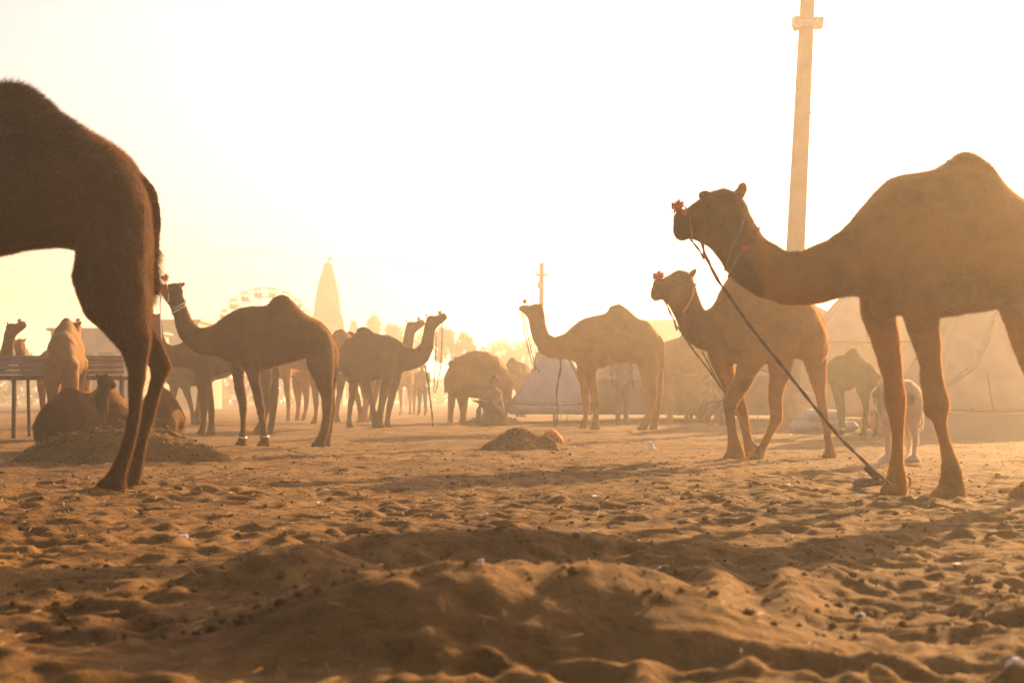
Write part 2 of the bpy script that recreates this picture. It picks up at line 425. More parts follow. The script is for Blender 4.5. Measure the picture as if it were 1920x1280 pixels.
# ------------------------------------------------------------------ camels
from mathutils import noise as mn
def roughen(me, amp):
    """uneven flesh and matted hair: soft lumps, faint ribs on the barrel, small tufts"""
    v = verts_np(me); nrm = np.empty(len(v) * 3, dtype=np.float32); me.vertices.foreach_get('normal', nrm); nrm = nrm.reshape(-1, 3)
    a = np.array([mn.noise(Vector(p) * 5.5) for p in v]); b = np.array([mn.noise(Vector(p) * 17 + Vector((9, 3, 1))) for p in v])
    rib = np.sin(v[:, 0] * 52 + v[:, 2] * 14) * np.exp(-((v[:, 2] - 1.25) / .2) ** 2) * (np.abs(v[:, 1]) > .18)
    legs = np.clip((v[:, 2] - .25) / .5, .25, 1)
    v = v + nrm * ((amp * a * 1.3 + amp * .4 * b) * legs + amp * .35 * rib)[:, None]
    me.vertices.foreach_set('co', v.astype(np.float32).ravel()); me.update()

class Camel:
    def __init__(s, Z, x0px, g=None):
        s.Z = Z; s.x0 = (x0px - CX) / F * Z; s.g = gz(s.x0, Z) if g is None else g
        s.s = F / Z; s.mb = MB()
    def P(s, px, py, yo=0.0):
        w = W(px, py, s.Z + yo); return Vector((w.x - s.x0, yo, w.z - s.g))
    def pairs(s, secs, n=20, cap=True, pw=0.92):
        """sections (x1,y1,x2,y2,halfwidth[,yo[,k]]) in photo pixels; top point first"""
        rings = []; cs = []
        for q in secs:
            x1, y1, x2, y2, hw = q[:5]; yo = q[5] if len(q) > 5 else 0.0; k = q[6] if len(q) > 6 else 0.0
            a = s.P(x1, y1, yo); b = s.P(x2, y2, yo); c = (a + b) / 2; u = (a - b) / 2
            cs.append((c, u, hw, k))
        def ring(c, u, hw, k, f=1.0):
            o = []
            for j in range(n):
                t = 2 * math.pi * j / n; cc = math.cos(t); ss = math.sin(t)
                cc = math.copysign(abs(cc) ** pw, cc)
                o.append(c + u * (ss * f) + Vector((0, hw * f * cc * (1 - k * max(0, ss)), 0)))
            return o
        for i, (c, u, hw, k) in enumerate(cs):
            if cap and i == 0 and len(cs) > 1:
                d = (c - cs[1][0]).normalized() * min(u.length, hw) * 0.35
                rings.append(ring(c + d, u, hw, k, 0.62))
            rings.append(ring(c, u, hw, k))
            if cap and i == len(cs) - 1:
                d = (c - cs[-2][0]).normalized() * min(u.length, hw) * 0.35
                rings.append(ring(c + d, u, hw, k, 0.62))
        s.mb.rings(rings)
    def torso(s, secs): s.pairs([(q[0], q[1], q[0], q[2], q[3], 0.0, q[4] if len(q) > 4 else 0.0) for q in secs], 26)
    def leg(s, pts, yt, yf=None, ratio=0.85, foot=True, lift=0.0, face=-1, cap=.16):
        yf = yt if yf is None else yf
        n = len(pts); ps = []
        for i, (px, py, r) in enumerate(pts):
            t = i / (n - 1); yo = yt + (yf - yt) * t
            p = s.P(px, py, yo); ps.append([p, r / s.s])
        zl = ps[-1][0].z - 0.035 - lift
        for i, q in enumerate(ps): q[0].z -= zl * (i / (n - 1))
        rings = []
        for i, (p, r) in enumerate(ps):
            t = (ps[min(i + 1, n - 1)][0] - ps[max(i - 1, 0)][0]); t.y = 0; t.normalize()
            e = Vector((t.z, 0, -t.x)); rr = ratio * r if (i > 1 and cap < .2) else min((ratio if r < .12 else 1.12) * r, cap)
            if i == 0:
                for kk, ff in ((1.0, .35), (.55, .75)): rings.append([p - t * (r * kk) + e * (r * ff * math.cos(2 * math.pi * j / 12)) + Vector((0, rr * ff * math.sin(2 * math.pi * j / 12) - math.copysign(.05 * kk, yt), 0)) for j in range(12)])
            rings.append([p + e * (r * math.cos(2 * math.pi * j / 12)) + Vector((0, rr * math.sin(2 * math.pi * j / 12), 0)) for j in range(12)])
        s.mb.rings(rings)
        if foot:
            p, r = ps[-1]; r = max(r, 0.07)
            p = p + Vector((face * r * 0.12, 0, 0)); p.z = 0.035 + lift
            s.mb.ball(p, (r * 1.12, r * 0.95, 0.055), 14, 8)
            s.mb.ball(p + Vector((face * r * 0.75, -r * 0.35, -0.008)), (r * 0.45, r * 0.4, 0.035), 8, 6)
            s.mb.ball(p + Vector((face * r * 0.75, r * 0.35, -0.008)), (r * 0.45, r * 0.4, 0.035), 8, 6)
        return ps
    def tube(s, pts, yo=0.0):
        s.mb.path([s.P(p[0], p[1], p[3] if len(p) > 3 else yo) for p in pts], [p[2] / s.s for p in pts], 8)
    def lump(s, px, py, rx, ry, yo, rw):
        s.mb.ball(s.P(px, py, yo), (rx / s.s, rw, ry / s.s), 14, 8)
    def ear(s, bx, by, tx, ty, hw):
        for sg in (-1, 1):
            b = s.P(bx, by, 0) + Vector((0, sg * hw, 0)); t = s.P(tx, ty, 0) + Vector((0, sg * (hw + 0.03), 0))
            L = (t - b).length
            s.mb.path([b, b.lerp(t, 0.45), b.lerp(t, 0.85), t], [(L * .34, L * .3), (L * .46, L * .34), (L * .36, L * .28), (L * .12, L * .12)], 8)
    def finish(s, label, mat, voxel, tone=None, group='camels at the fair', it=5, name='camel', cat='camel', rough=.010):
        me = remesh(s.mb.mesh(), voxel, it)
        roughen(me, rough)
        v = verts_np(me)
        # back to photo pixels for colouring by region
        wx = v[:, 0] + s.x0; wy = v[:, 1] + s.Z; wz = v[:, 2] + s.g
        px = CX + wx / wy * F; py = HY + (CAM - wz) / wy * F
        t = np.full(len(v), 0.25) if tone is None else tone(px, py, v)
        set_attr(me, 'tone', np.clip(t, 0, 1))
        o = link(name, me, mat, loc=(s.x0, s.Z, s.g - 0.012))
        tag(o, label, cat, group)
        s.o = o
        return o
    def eye(s, px, py, hw, r=0.018):
        for sg in (-1, 1):
            MB().ball(s.P(px, py, 0) + Vector((0, sg * (hw - r * .45), 0)), (r * .62, r * .6, r * .5), 10, 8).build('eye', M['eye'], s.o)
    def pompom(s, px, py, rpx, mat=None, hw=0.0, name='nose_pompom'):
        c = s.P(px, py, hw); r = rpx / s.s; mb = MB(); rr = random.Random(3)
        mb.ball(c, r * 0.62, 10, 8)
        for i in range(90):
            d = Vector((rr.gauss(0, 1), rr.gauss(0, 1), rr.gauss(0, 1))).normalized()
            mb.path([c + d * r * 0.4, c + d * r * rr.uniform(0.85, 1.1)], [r * .10, r * .06], 4, round_caps=False)
        return mb.build(name, mat or M['red'], s.o)
    def band(s, pts, r, mat, name='halter'):
        """strap drawn round the head or neck: list of (px,py,yo)"""
        return MB().path([s.P(p[0], p[1], p[2]) for p in pts], r, 6).build(name, mat, s.o)

def furry(o, count, lmin, lmax, width, mat, seed=1, flow=(0.35, 0, -0.55), nrm=0.55, keep=None, long_fn=None, name='fur'):
    me = o.data; me.calc_loop_triangles()
    r = np.random.default_rng(seed)
    v = verts_np(me); tri = np.empty(len(me.loop_triangles) * 3, dtype=np.int32); me.loop_triangles.foreach_get('vertices', tri); tri = tri.reshape(-1, 3)
    tone = np.empty(len(v), dtype=np.float32); me.attributes['tone'].data.foreach_get('value', tone)
    a, b, c = v[tri[:, 0]], v[tri[:, 1]], v[tri[:, 2]]
    nn = np.cross(b - a, c - a); ar = np.linalg.norm(nn, axis=1); nn /= ar[:, None] + 1e-12
    if keep is not None: ar = ar * keep((a + b + c) / 3)
    pick = r.choice(len(tri), count, p=ar / ar.sum())
    u = r.random(count); w = r.random(count); sw = u + w > 1; u[sw] = 1 - u[sw]; w[sw] = 1 - w[sw]
    p = a[pick] + (b[pick] - a[pick]) * u[:, None] + (c[pick] - a[pick]) * w[:, None]
    n = nn[pick]
    fl = np.array(flow)[None, :] + r.normal(0, 0.22, (count, 3))
    fl = fl - n * (fl * n).sum(1, keepdims=True)
    d = fl + n * nrm; d /= np.linalg.norm(d, axis=1, keepdims=True)
    L = r.uniform(lmin, lmax, count)
    if long_fn is not None: L = L * long_fn(p)
    side = np.cross(d, r.normal(0, 1, (count, 3))); side /= np.linalg.norm(side, axis=1, keepdims=True) + 1e-9
    p0 = p - n * 0.004
    tip = p + d * L[:, None]
    wv = side * (width / 2)
    co = np.stack([p0 - wv, p0 + wv, tip], 1).reshape(-1, 3).astype(np.float32)
    m2 = bpy.data.meshes.new(name)
    m2.vertices.add(count * 3); m2.vertices.foreach_set('co', co.ravel())
    m2.loops.add(count * 3); m2.loops.foreach_set('vertex_index', np.arange(count * 3, dtype=np.int32))
    m2.polygons.add(count); m2.polygons.foreach_set('loop_start', np.arange(0, count * 3, 3, dtype=np.int32))
    m2.update(calc_edges=True)
    set_attr(m2, 'tone', (np.repeat(np.clip(tone[tri[pick, 0]] + r.normal(0, .1, count), 0, 1), 3).reshape(-1, 3) * np.array([1, 1, 1.05]) + np.array([.28, .28, -.14])).ravel())  # roots darkened, tips lightened in colour to strengthen the backlit rim
    f = link(name, m2, mat, o); f['kind'] = 'stuff'
    return f

# --- big dark camel, rear half in frame at the left edge
A = Camel(8.8, 150)
A.torso([(-235, 330, 430, .14), (-200, 285, 460, .2), (-150, 258, 480, .27), (-100, 246, 488, .32), (-60, 213, 486, .35, .3), (-30, 178, 482, .37, .45),
         (0, 156, 477, .38, .5), (37, 154, 468, .38, .5), (67, 166, 465, .37, .45), (86, 183, 462, .37, .4), (109, 209, 458, .36, .35), (131, 226, 460, .35, .25),
         (157, 241, 470, .33, .15), (187, 256, 515, .30), (225, 280, 540, .30), (245, 299, 545, .27), (262, 322, 540, .20), (277, 346, 520, .12), (286, 372, 480, .06)])
A.leg([(226, 372, 50), (214, 445, 68), (206, 516, 73), (218, 567, 64), (236, 608, 45), (249, 650, 28), (251, 690, 17), (249, 730, 13.5), (247, 770, 12.5), (240, 810, 12), (229, 850, 13), (216, 885, 17), (208, 908, 25)], -.14, -.17, cap=.27)
A.leg([(230, 380, 46), (228, 445, 56), (228, 520, 52), (245, 580, 40), (266, 630, 29), (290, 664, 24), (303, 690, 20), (297, 716, 14.5), (286, 750, 13), (277, 790, 12), (267, 830, 11.5), (260, 865, 12.5), (252, 890, 17), (242, 910, 25)], .14, .14, cap=.24)
A.leg([(-170, 430, 60), (-165, 520, 40), (-160, 610, 27), (-158, 690, 22), (-158, 780, 14), (-156, 860, 16), (-160, 912, 28)], -.18)
A.leg([(-190, 430, 55), (-195, 520, 38), (-205, 610, 26), (-210, 690, 22), (-215, 780, 14), (-222, 860, 16), (-228, 905, 28)], .18)
A.pairs([(-190, 285, -190, 470, .2), (-260, 320, -250, 490, .15), (-340, 350, -330, 480, .12), (-420, 330, -420, 450, .11), (-470, 260, -500, 380, .1), (-490, 190, -540, 300, .09)])
A.pairs([(-485, 180, -530, 300, .08), (-520, 160, -550, 270, .09), (-570, 175, -575, 255, .075), (-620, 200, -615, 250, .055), (-640, 215, -635, 245, .04)])
A.ear(-490, 175, -485, 140, .05)
A.tube([(262, 330, 10), (277, 348, 10), (286, 362, 9.5), (293, 385, 8), (294, 420, 7), (290, 465, 6), (288, 500, 7), (290, 530, 8), (291, 548, 5)])

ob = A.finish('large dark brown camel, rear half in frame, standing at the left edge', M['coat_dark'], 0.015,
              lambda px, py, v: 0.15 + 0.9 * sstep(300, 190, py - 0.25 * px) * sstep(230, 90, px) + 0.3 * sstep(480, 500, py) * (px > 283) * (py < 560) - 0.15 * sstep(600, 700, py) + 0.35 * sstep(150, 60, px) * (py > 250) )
def a_long(p):
    return 1 + 1.6 * sstep(1.9, 2.2, p[:, 2]) + 2.5 * (p[:, 0] > 0.40) * (p[:, 2] < 1.5) * (p[:, 2] > 1.15) * (np.abs(p[:, 1]) < 0.06)
ob.rotation_euler = (0, 0, R(4))
furry(ob, 230000, .012, .026, .0017, M['fur_dark'], 2, long_fn=a_long)
A.eye(-555, 205, .075)

# --- tan camel at the right edge, head high
B = Camel(8.8, 1740)
B.torso([(1622, 400, 545, .16), (1640, 357, 568, .2), (1665, 333, 583, .24), (1694, 323, 590, .27), (1725, 319, 592, .30), (1749, 315, 594, .32, .2), (1774, 299, 590, .34, .35),
         (1800, 280, 587, .36, .5), (1822, 284, 584, .37, .5), (1854, 304, 578, .37, .45), (1876, 339, 570, .36, .35), (1895, 358, 562, .35, .25), (1920, 374, 550, .33, .2),
         (1960, 395, 560, .30, .1), (2000, 420, 570, .27), (2035, 455, 570, .22), (2056, 490, 560, .12)])
B.pairs([(1690, 330, 1690, 575, .2), (1640, 355, 1628, 558, .19), (1614, 388, 1603, 549, .165), (1585, 423, 1576, 556, .14), (1548, 450, 1546, 563, .12), (1512, 465, 1510, 569, .11),
         (1475, 468, 1470, 569, .10), (1439, 445, 1425, 556, .095), (1413, 409, 1379, 525, .09), (1397, 382, 1358, 502, .085)])
B.pairs([(1402, 385, 1362, 505, .07), (1386, 357, 1347, 480, .085), (1358, 346, 1329, 460, .092), (1334, 353, 1313, 453, .088), (1312, 369, 1301, 447, .074), (1294, 382, 1290, 441, .058),
         (1279, 395, 1280, 444, .055), (1269, 408, 1272, 446, .045), (1265, 420, 1268, 440, .03)])
B.lump(1281, 441, 12, 8, 0, .04); B.tube([(1322, 366, 6), (1314, 362, 4), (1311, 355, 2)], -.05); B.lump(1322, 362, 14, 9, -.075, .03); B.lump(1322, 362, 14, 9, .075, .03); B.lump(1276, 405, 12, 13, 0, .052)
B.lump(1350, 425, 26, 24, -.06, .04); B.lump(1350, 425, 26, 24, .06, .04)
B.ear(1385, 366, 1390, 343, .075)
B.leg([(1668, 480, 52), (1655, 550, 44), (1648, 592, 33), (1657, 620, 28), (1665, 653, 24), (1674, 700, 19.5), (1679, 738, 23.5), (1682, 776, 15.5), (1683, 815, 11.5), (1681, 860, 14.5), (1681, 885, 20), (1680, 908, 23)], .17, .17)
B.leg([(1735, 480, 62), (1728, 550, 48), (1727, 592, 33), (1736, 630, 26), (1744, 680, 22), (1751, 725, 22), (1756, 757, 25), (1762, 789, 12.5), (1770, 822, 11), (1779, 856, 14), (1784, 884, 20), (1784, 906, 24), (1783, 925, 29)], -.17, -.17)
B.leg([(1962, 500, 60), (1925, 575, 54), (1936, 640, 35), (1947, 690, 26), (1965, 750, 17), (1974, 785, 16), (1963, 830, 12), (1948, 880, 14), (1925, 910, 24)], -.16, -.17)
B.leg([(1995, 500, 55), (1995, 575, 44), (2005, 640, 32), (2022, 700, 22), (2042, 750, 17), (2050, 785, 16), (2040, 830, 12), (2026, 880, 14), (2010, 905, 24)], .16, .17)
B.tube([(2052, 480, 9), (2066, 520, 7), (2066, 600, 6), (2063, 660, 8), (2062, 690, 4)])
B.lump(1745, 762, 15, 19, -.17, .055); B.lump(1674, 748, 14, 18, .17, .05); B.lump(1728, 470, 44, 85, -.235, .085); B.lump(1790, 540, 40, 40, -.27, .06); B.lump(1662, 572, 26, 22, 0, .14)
def b_tone(px, py, v):
    t = 0.06 + 0.28 * sstep(470, 560, py) * (px > 1560) * (py < 620) - 0.12 * np.exp(-((px - 1690) / 70) ** 2 - ((py - 400) / 70) ** 2) + 1.0 * sstep(1425, 1385, px - 0.25 * (py - 440)) * (px < 1460)  # darker belly and lighter shoulder: body shading painted into the coat; dark head hair
    t = np.maximum(t, 0.7 * (1 - sstep(4, 14, np.abs(py - np.interp(px, [1395, 1413, 1439, 1475, 1512], [378, 408, 444, 468, 465])))) * (px > 1390) * (px < 1500))
    t = np.maximum(t, 0.55 * sstep(320, 285, py) * (px > 1750) * (px < 1900))
    t = t + 0.3 * sstep(735, 765, py) * sstep(800, 770, py) * (px > 1720) * (px < 1770)
    return t + 0.15 * sstep(870, 900, py)
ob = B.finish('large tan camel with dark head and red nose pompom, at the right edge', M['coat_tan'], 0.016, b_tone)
furry(ob, 250000, .010, .019, .0016, M['fur_tan'], 3, long_fn=lambda p: 1 + 1.7 * sstep(2.0, 2.15, p[:, 2]), flow=(0.4, 0, -0.5))
B.eye(1325, 386, .084, .02)
B.pompom(1271, 384, 15); B.pompom(1283, 397, 7, hw=-.05)
B.band([(1285, 385, 0), (1291, 396, -.062), (1296, 420, -.066), (1298, 440, -.06), (1296, 449, 0), (1298, 440, .06), (1296, 420, .066), (1291, 396, .062), (1285, 385, 0)], .006, M['rope_red'])
B.band([(1395, 376, 0), (1398, 395, -.086), (1390, 425, -.098), (1376, 455, -.1), (1364, 485, -.085), (1359, 503, 0), (1364, 485, .085), (1376, 455, .1), (1390, 425, .098), (1398, 395, .086), (1395, 376, 0)], .006, M['rope'])
B.band([(1424, 424, 0), (1421, 432, -.07), (1410, 443, -.094), (1398, 458, -.104), (1385, 476, -.106), (1372, 500, -.09), (1366, 515, 0), (1372, 500, .09), (1385, 476, .106), (1398, 458, .104), (1410, 443, .094), (1421, 432, .07), (1424, 424, 0)], .009, M['rope'], 'neck_collar')
B.pompom(1417, 432, 6, hw=-.085, name='collar_tassel'); B.pompom(1407, 447, 6, M['rope_dark'], hw=-.105, name='collar_tassel'); B.pompom(1397, 460, 7, hw=-.112, name='collar_tassel')

# --- dark brown camel in the middle distance at left
C = Camel(17.8, 530)
C.torso([(436, 600, 672, .15), (449, 576, 685, .2), (465, 573, 692, .25), (482, 573, 694, .28), (502, 571, 690, .30, .1), (514, 557, 686, .32, .35), (527, 549, 682, .33, .5), (539, 553, 679, .33, .5),
         (555, 570, 674, .32, .4), (574, 589, 670, .30, .2), (590, 596, 672, .27), (602, 602, 690, .25), (617, 619, 700, .2), (628, 640, 690, .12)])
C.pairs([(470, 576, 460, 688, .2), (440, 580, 430, 679, .17), (420, 593, 411, 667, .15), (405, 605, 392, 665, .13), (389, 614, 374, 663, .115), (372, 613, 354, 651, .105), (357, 596, 337, 631, .1), (348, 571, 328, 606, .09), (342, 546, 322, 578, .085)])
C.pairs([(344, 546, 323, 578, .075), (339, 533, 317, 570, .09), (328, 528, 310, 562, .09), (317, 531, 305, 552, .075), (307, 530, 301, 546, .055), (301, 533, 299, 541, .04)])
C.ear(337, 533, 344, 527, .07)
C.leg([(450, 660, 20), (446, 699, 12), (450, 730, 10), (456, 756, 8.5), (456, 780, 6.5), (456, 808, 6.2), (454, 826, 7.5), (453, 837, 9)], .18)
C.leg([(468, 655, 24), (474, 699, 12), (481, 730, 9.8), (487, 760, 8.5), (492, 790, 6.5), (495, 815, 7), (496, 828, 9), (495, 838, 11)], -.18)
C.leg([(600, 640, 26), (601, 680, 27), (609, 715, 17), (613, 748, 11), (613, 780, 8.7), (609, 808, 8.5), (602, 826, 10), (598, 837, 12)], -.16)
C.leg([(612, 650, 20), (615, 690, 18), (618, 730, 11), (622, 762, 8.5), (619, 785, 6.5), (615, 805, 7), (611, 822, 9)], .16)
C.tube([(627, 643, 3), (632, 660, 3), (631, 690, 3), (628, 715, 4), (627, 730, 2)])
C.lump(480, 640, 24, 40, -.18, .1)
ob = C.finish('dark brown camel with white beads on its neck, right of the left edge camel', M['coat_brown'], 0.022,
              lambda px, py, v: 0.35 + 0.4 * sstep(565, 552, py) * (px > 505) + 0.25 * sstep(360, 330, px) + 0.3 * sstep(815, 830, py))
furry(ob, 90000, .010, .022, .0035, M['fur_brown'], 4)
C.eye(319, 540, .084)
C.pompom(310, 519, 8)
C.band([(311, 526, 0), (314, 535, -.078), (316, 550, -.085), (316, 561, -.08), (313, 566, 0), (316, 561, .08), (316, 550, .085), (314, 535, .078), (311, 526, 0)], .009, M['bead'])
def beads(cm, pts, n, r):
    ps = [cm.P(*p) for p in pts]; mb = MB()
    L = [0]
    for a, b in zip(ps, ps[1:]): L.append(L[-1] + (b - a).length)
    for i in range(n):
        t = L[-1] * i / n; k = max(j for j in range(len(L) - 1) if L[j] <= t)
        mb.ball(ps[k].lerp(ps[k + 1], (t - L[k]) / (L[k + 1] - L[k])), r, 8, 6)
    return mb.build('bead_collar', M['bead'], cm.o)
nk = lambda d: [(349, 566 + d, 0), (346, 572 + d, -.07), (337, 577 + d, -.1), (328, 582 + d, -.09), (322, 586 + d, 0), (328, 582 + d, .09), (337, 577 + d, .1), (346, 572 + d, .07), (349, 566 + d, 0)]
beads(C, nk(0), 34, .011); beads(C, nk(-6), 20, .013)
for p_, yy in ((455, 818), (496, 816)):
    C.band([(p_ - 7, yy, -.18 if p_ > 470 else .18), (p_, yy + 1, -.24 if p_ > 470 else .12), (p_ + 7, yy, -.18 if p_ > 470 else .18), (p_, yy, -.12 if p_ > 470 else .24), (p_ - 7, yy, -.18 if p_ > 470 else .18)], .012, M['bead'], 'ankle_band')

# --- walking camel behind the right-hand one
D = Camel(14.3, 1440)
D.torso([(1338, 585, 655, .14), (1350, 545, 668, .2), (1368, 514, 678, .26), (1390, 503, 682, .29, .1), (1412, 496, 684, .31, .3), (1432, 488, 682, .32, .5), (1452, 492, 676, .32, .5), (1475, 515, 668, .31, .3),
         (1500, 545, 670, .28, .1), (1520, 566, 680, .25), (1537, 592, 680, .19), (1547, 618, 668, .1)])
D.pairs([(1375, 525, 1365, 668, .18), (1352, 548, 1335, 660, .16), (1336, 572, 1312, 652, .13), (1322, 584, 1290, 638, .11), (1313, 566, 1275, 616, .1), (1307, 540, 1266, 592, .09)])
D.pairs([(1308, 540, 1266, 594, .08), (1300, 520, 1258, 576, .095), (1287, 507, 1252, 568, .098), (1272, 505, 1246, 562, .092), (1256, 511, 1240, 559, .078), (1243, 519, 1232, 560, .064), (1232, 527, 1226, 560, .055), (1224, 537, 1223, 556, .04)])
D.lump(1230, 555, 8, 7, 0, .045); D.lump(1232, 530, 8, 8, 0, .055)
D.ear(1296, 516, 1303, 502, .08)
D.leg([(1352, 620, 34), (1350, 665, 23), (1366, 712, 16), (1386, 752, 13), (1393, 776, 11), (1399, 808, 9), (1405, 835, 11), (1409, 853, 15)], .17, .1)
D.leg([(1418, 620, 38), (1414, 662, 25), (1392, 714, 18), (1369, 752, 14.5), (1369, 778, 10), (1373, 808, 9.5), (1377, 832, 14), (1379, 855, 19)], -.17, -.12)
D.leg([(1480, 600, 34), (1467, 652, 28), (1459, 707, 17.5), (1453, 750, 13), (1457, 780, 12), (1443, 808, 8), (1429, 835, 8), (1420, 852, 13)], -.17, -.2)
D.leg([(1518, 605, 30), (1526, 652, 25), (1531, 694, 19), (1538, 735, 12), (1543, 769, 10), (1550, 804, 8), (1554, 831, 8), (1557, 857, 12)], .15, .15)
D.tube([(1540, 600, 4), (1530, 615, 4), (1524, 640, 3.5), (1520, 660, 4.5), (1519, 680, 3)], -.05)
D.lump(1400, 600, 34, 55, -.2, .1)
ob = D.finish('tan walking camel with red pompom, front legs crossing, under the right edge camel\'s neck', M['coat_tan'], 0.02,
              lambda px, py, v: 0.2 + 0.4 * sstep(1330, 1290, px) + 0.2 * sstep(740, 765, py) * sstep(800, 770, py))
furry(ob, 90000, .010, .022, .003, M['fur_tan'], 5)
D.eye(1262, 526, .088)
D.pompom(1235, 517, 13)
D.band([(1238, 522, 0), (1245, 535, -.075), (1248, 550, -.072), (1245, 562, 0), (1248, 550, .072), (1245, 535, .075), (1238, 522, 0)], .008, M['rope_dark'])
D.band([(1306, 528, 0), (1301, 538, -.095), (1299, 550, -.105), (1294, 562, -.102), (1285, 578, -.09), (1268, 597, 0), (1285, 578, .09), (1294, 562, .102), (1299, 550, .105), (1301, 538, .095), (1306, 528, 0)], .011, M['orange'], 'neck_collar')

# --- camel facing right, centre left
E = Camel(27.2, 690)
E.torso([(636, 655, 690, .1), (646, 637, 705, .2), (662, 629, 711, .27), (671, 614, 713, .30, .35), (681, 610, 713, .31, .5), (692, 614, 712, .31, .45), (702, 623, 711, .30, .2), (716, 625, 710, .28), (728, 626, 708, .25), (744, 632, 704, .2), (756, 646, 698, .14)])
E.pairs([(735, 630, 735, 700, .18), (749, 636, 752, 696, .16), (762, 648, 768, 693, .14), (779, 653, 787, 688, .12), (788, 644, 804, 675, .11), (793, 625, 812, 655, .1), (796, 605, 815, 630, .09)])
E.pairs([(797, 604, 815, 628, .08), (801, 592, 817, 618, .09), (808, 590, 822, 611, .09), (816, 591, 827, 606, .075), (824, 588, 834, 601, .06), (832, 584, 839, 596, .05)])
E.ear(800, 592, 797, 586, .07)
E.leg([(728, 670, 18), (725, 711, 11), (718, 745, 8.5), (715, 766, 6.3), (713, 790, 5.2), (713, 803, 8)], -.18, face=1)
E.leg([(742, 670, 16), (743, 708, 10), (735, 741, 8), (730, 765, 6.3), (727, 788, 5.2), (726, 802, 8)], .18, face=1)
E.leg([(652, 670, 16), (664, 712, 11), (660, 740, 7), (657, 754, 5.8), (655, 774, 4.8), (655, 790, 7)], .16, face=1)
E.leg([(660, 675, 18), (686, 714, 11), (694, 741, 7), (698, 756, 5.8), (701, 778, 4.8), (703, 797, 7)], -.16, face=1)
E.tube([(636, 655, 2), (632, 680, 2), (633, 710, 3), (634, 722, 1.5)])
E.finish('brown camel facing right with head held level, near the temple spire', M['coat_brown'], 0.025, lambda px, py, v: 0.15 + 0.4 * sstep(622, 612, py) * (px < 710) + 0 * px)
E.eye(812, 598, .085); E.pompom(825, 585, 4.5)
E.band([(822, 588, 0), (825, 597, -.07), (823, 608, 0), (825, 597, .07), (822, 588, 0)], .01, M['rope_red'])

# --- pale camel facing left in the centre
G = Camel(26.0, 1160)
G.torso([(1074, 612, 672, .13), (1085, 600, 684, .2), (1098, 594, 688, .25), (1120, 589, 691, .29), (1136, 585, 687, .31, .2), (1145, 573, 684, .32, .4), (1161, 568, 681, .33, .5), (1176, 577, 680, .33, .45), (1195, 594, 682, .3, .2), (1217, 603, 690, .26), (1232, 621, 690, .2), (1240, 638, 680, .1)])
G.pairs([(1095, 598, 1090, 682, .18), (1076, 609, 1070, 674, .155), (1057, 624, 1050, 672, .13), (1040, 631, 1028, 670, .115), (1029, 625, 1012, 660, .1), (1024, 605, 1000, 638, .1), (1021, 585, 993, 615, .09)])
G.pairs([(1021, 583, 993, 613, .08), (1015, 570, 991, 600, .09), (1004, 567, 987, 593, .09), (993, 572, 982, 586, .075), (983, 570, 977, 583, .06), (975, 572, 973, 581, .045)])
G.ear(1013, 573, 1018, 567, .07)
G.leg([(1098, 650, 22), (1093, 697, 12), (1097, 730, 8.5), (1099, 758, 7), (1098, 784, 5.3), (1094, 803, 8)], .17)
G.leg([(1106, 650, 22), (1107, 697, 11.5), (1113, 730, 8.5), (1117, 756, 7.5), (1117, 778, 6), (1117, 802, 9)], -.17)
G.leg([(1212, 650, 24), (1216, 690, 20), (1220, 724, 12.5), (1223, 749, 9), (1217, 777, 6.8), (1205, 802, 9)], -.16)
G.leg([(1224, 660, 20), (1230, 710, 15), (1232, 750, 9), (1231, 778, 6.5), (1226, 801, 8)], .16)
G.tube([(1238, 628, 3), (1243, 640, 2.6), (1244, 665, 2.6), (1245, 685, 4), (1245, 695, 2)], -.04)
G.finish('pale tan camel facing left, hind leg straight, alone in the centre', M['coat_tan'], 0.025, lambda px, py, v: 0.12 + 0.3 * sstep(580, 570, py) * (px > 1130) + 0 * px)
G.eye(995, 578, .085); G.pompom(984, 564, 5)
G.band([(990, 571, 0), (987, 581, -.07), (985, 588, 0), (987, 581, .07), (990, 571, 0)], .01, M['rope'])

# ---- further camels: copies of the standing bodies (shared mesh data), each turned and placed on its own
def another(src, label, px, Z, rz, scale=1.0, mat=None, group='camels at the fair', foot_py=None, g=None):
    x = (px - CX) / F * Z
    o = src.copy(); COL.objects.link(o)
    zz = gz(x, Z) if g is None else g
    o.location = (x, Z, zz - 0.012); o.rotation_euler = (0, 0, rz); o.scale = (scale,) * 3
    if mat is not None:
        o.data = src.data.copy(); o.data.materials[0] = mat
    tag(o, label, 'camel', group)
    for ch in src.children:
        if ch.get('kind') == 'stuff': continue
        c = ch.copy(); COL.objects.link(c); c.parent = o
    return o
another(G.o, 'brown camel facing left, half hidden behind the beaded camel', 440, 23.5, 0.15, 0.86, M['coat_brown'])
another(G.o, 'camel with lowered back seen between the beaded camel and the right facing one', 640, 33.0, 0.5, 0.95)
another(E.o, 'camel whose neck and head show behind the right facing camel\'s head', 664, 34.0, 0.05, 1.12)
another(G.o, 'pale camel seen from behind with a tall pointed hump, by the plank platform', 124, 20.5, R(-80), 0.775, M['coat_sandy'])
another(G.o, 'pale camel looking at the camera over the plank platform', 122, 26.5, R(62), 0.715, M['coat_sandy'])
another(E.o, 'camel with only its head in frame at the left edge, facing right', -95, 24.0, 0.0, 0.86)
Q = Camel(33.0, 895)
Q.torso([(838, 694, 735, .2), (846, 680, 742, .36), (860, 667, 745, .48), (876, 659, 744, .52), (895, 655, 746, .52), (915, 658, 750, .5), (935, 667, 755, .46), (948, 683, 760, .38), (957, 706, 768, .22)])
Q.pairs([(850, 685, 848, 730, .16), (842, 688, 838, 725, .12), (838, 700, 833, 728, .1), (838, 718, 831, 742, .08)])
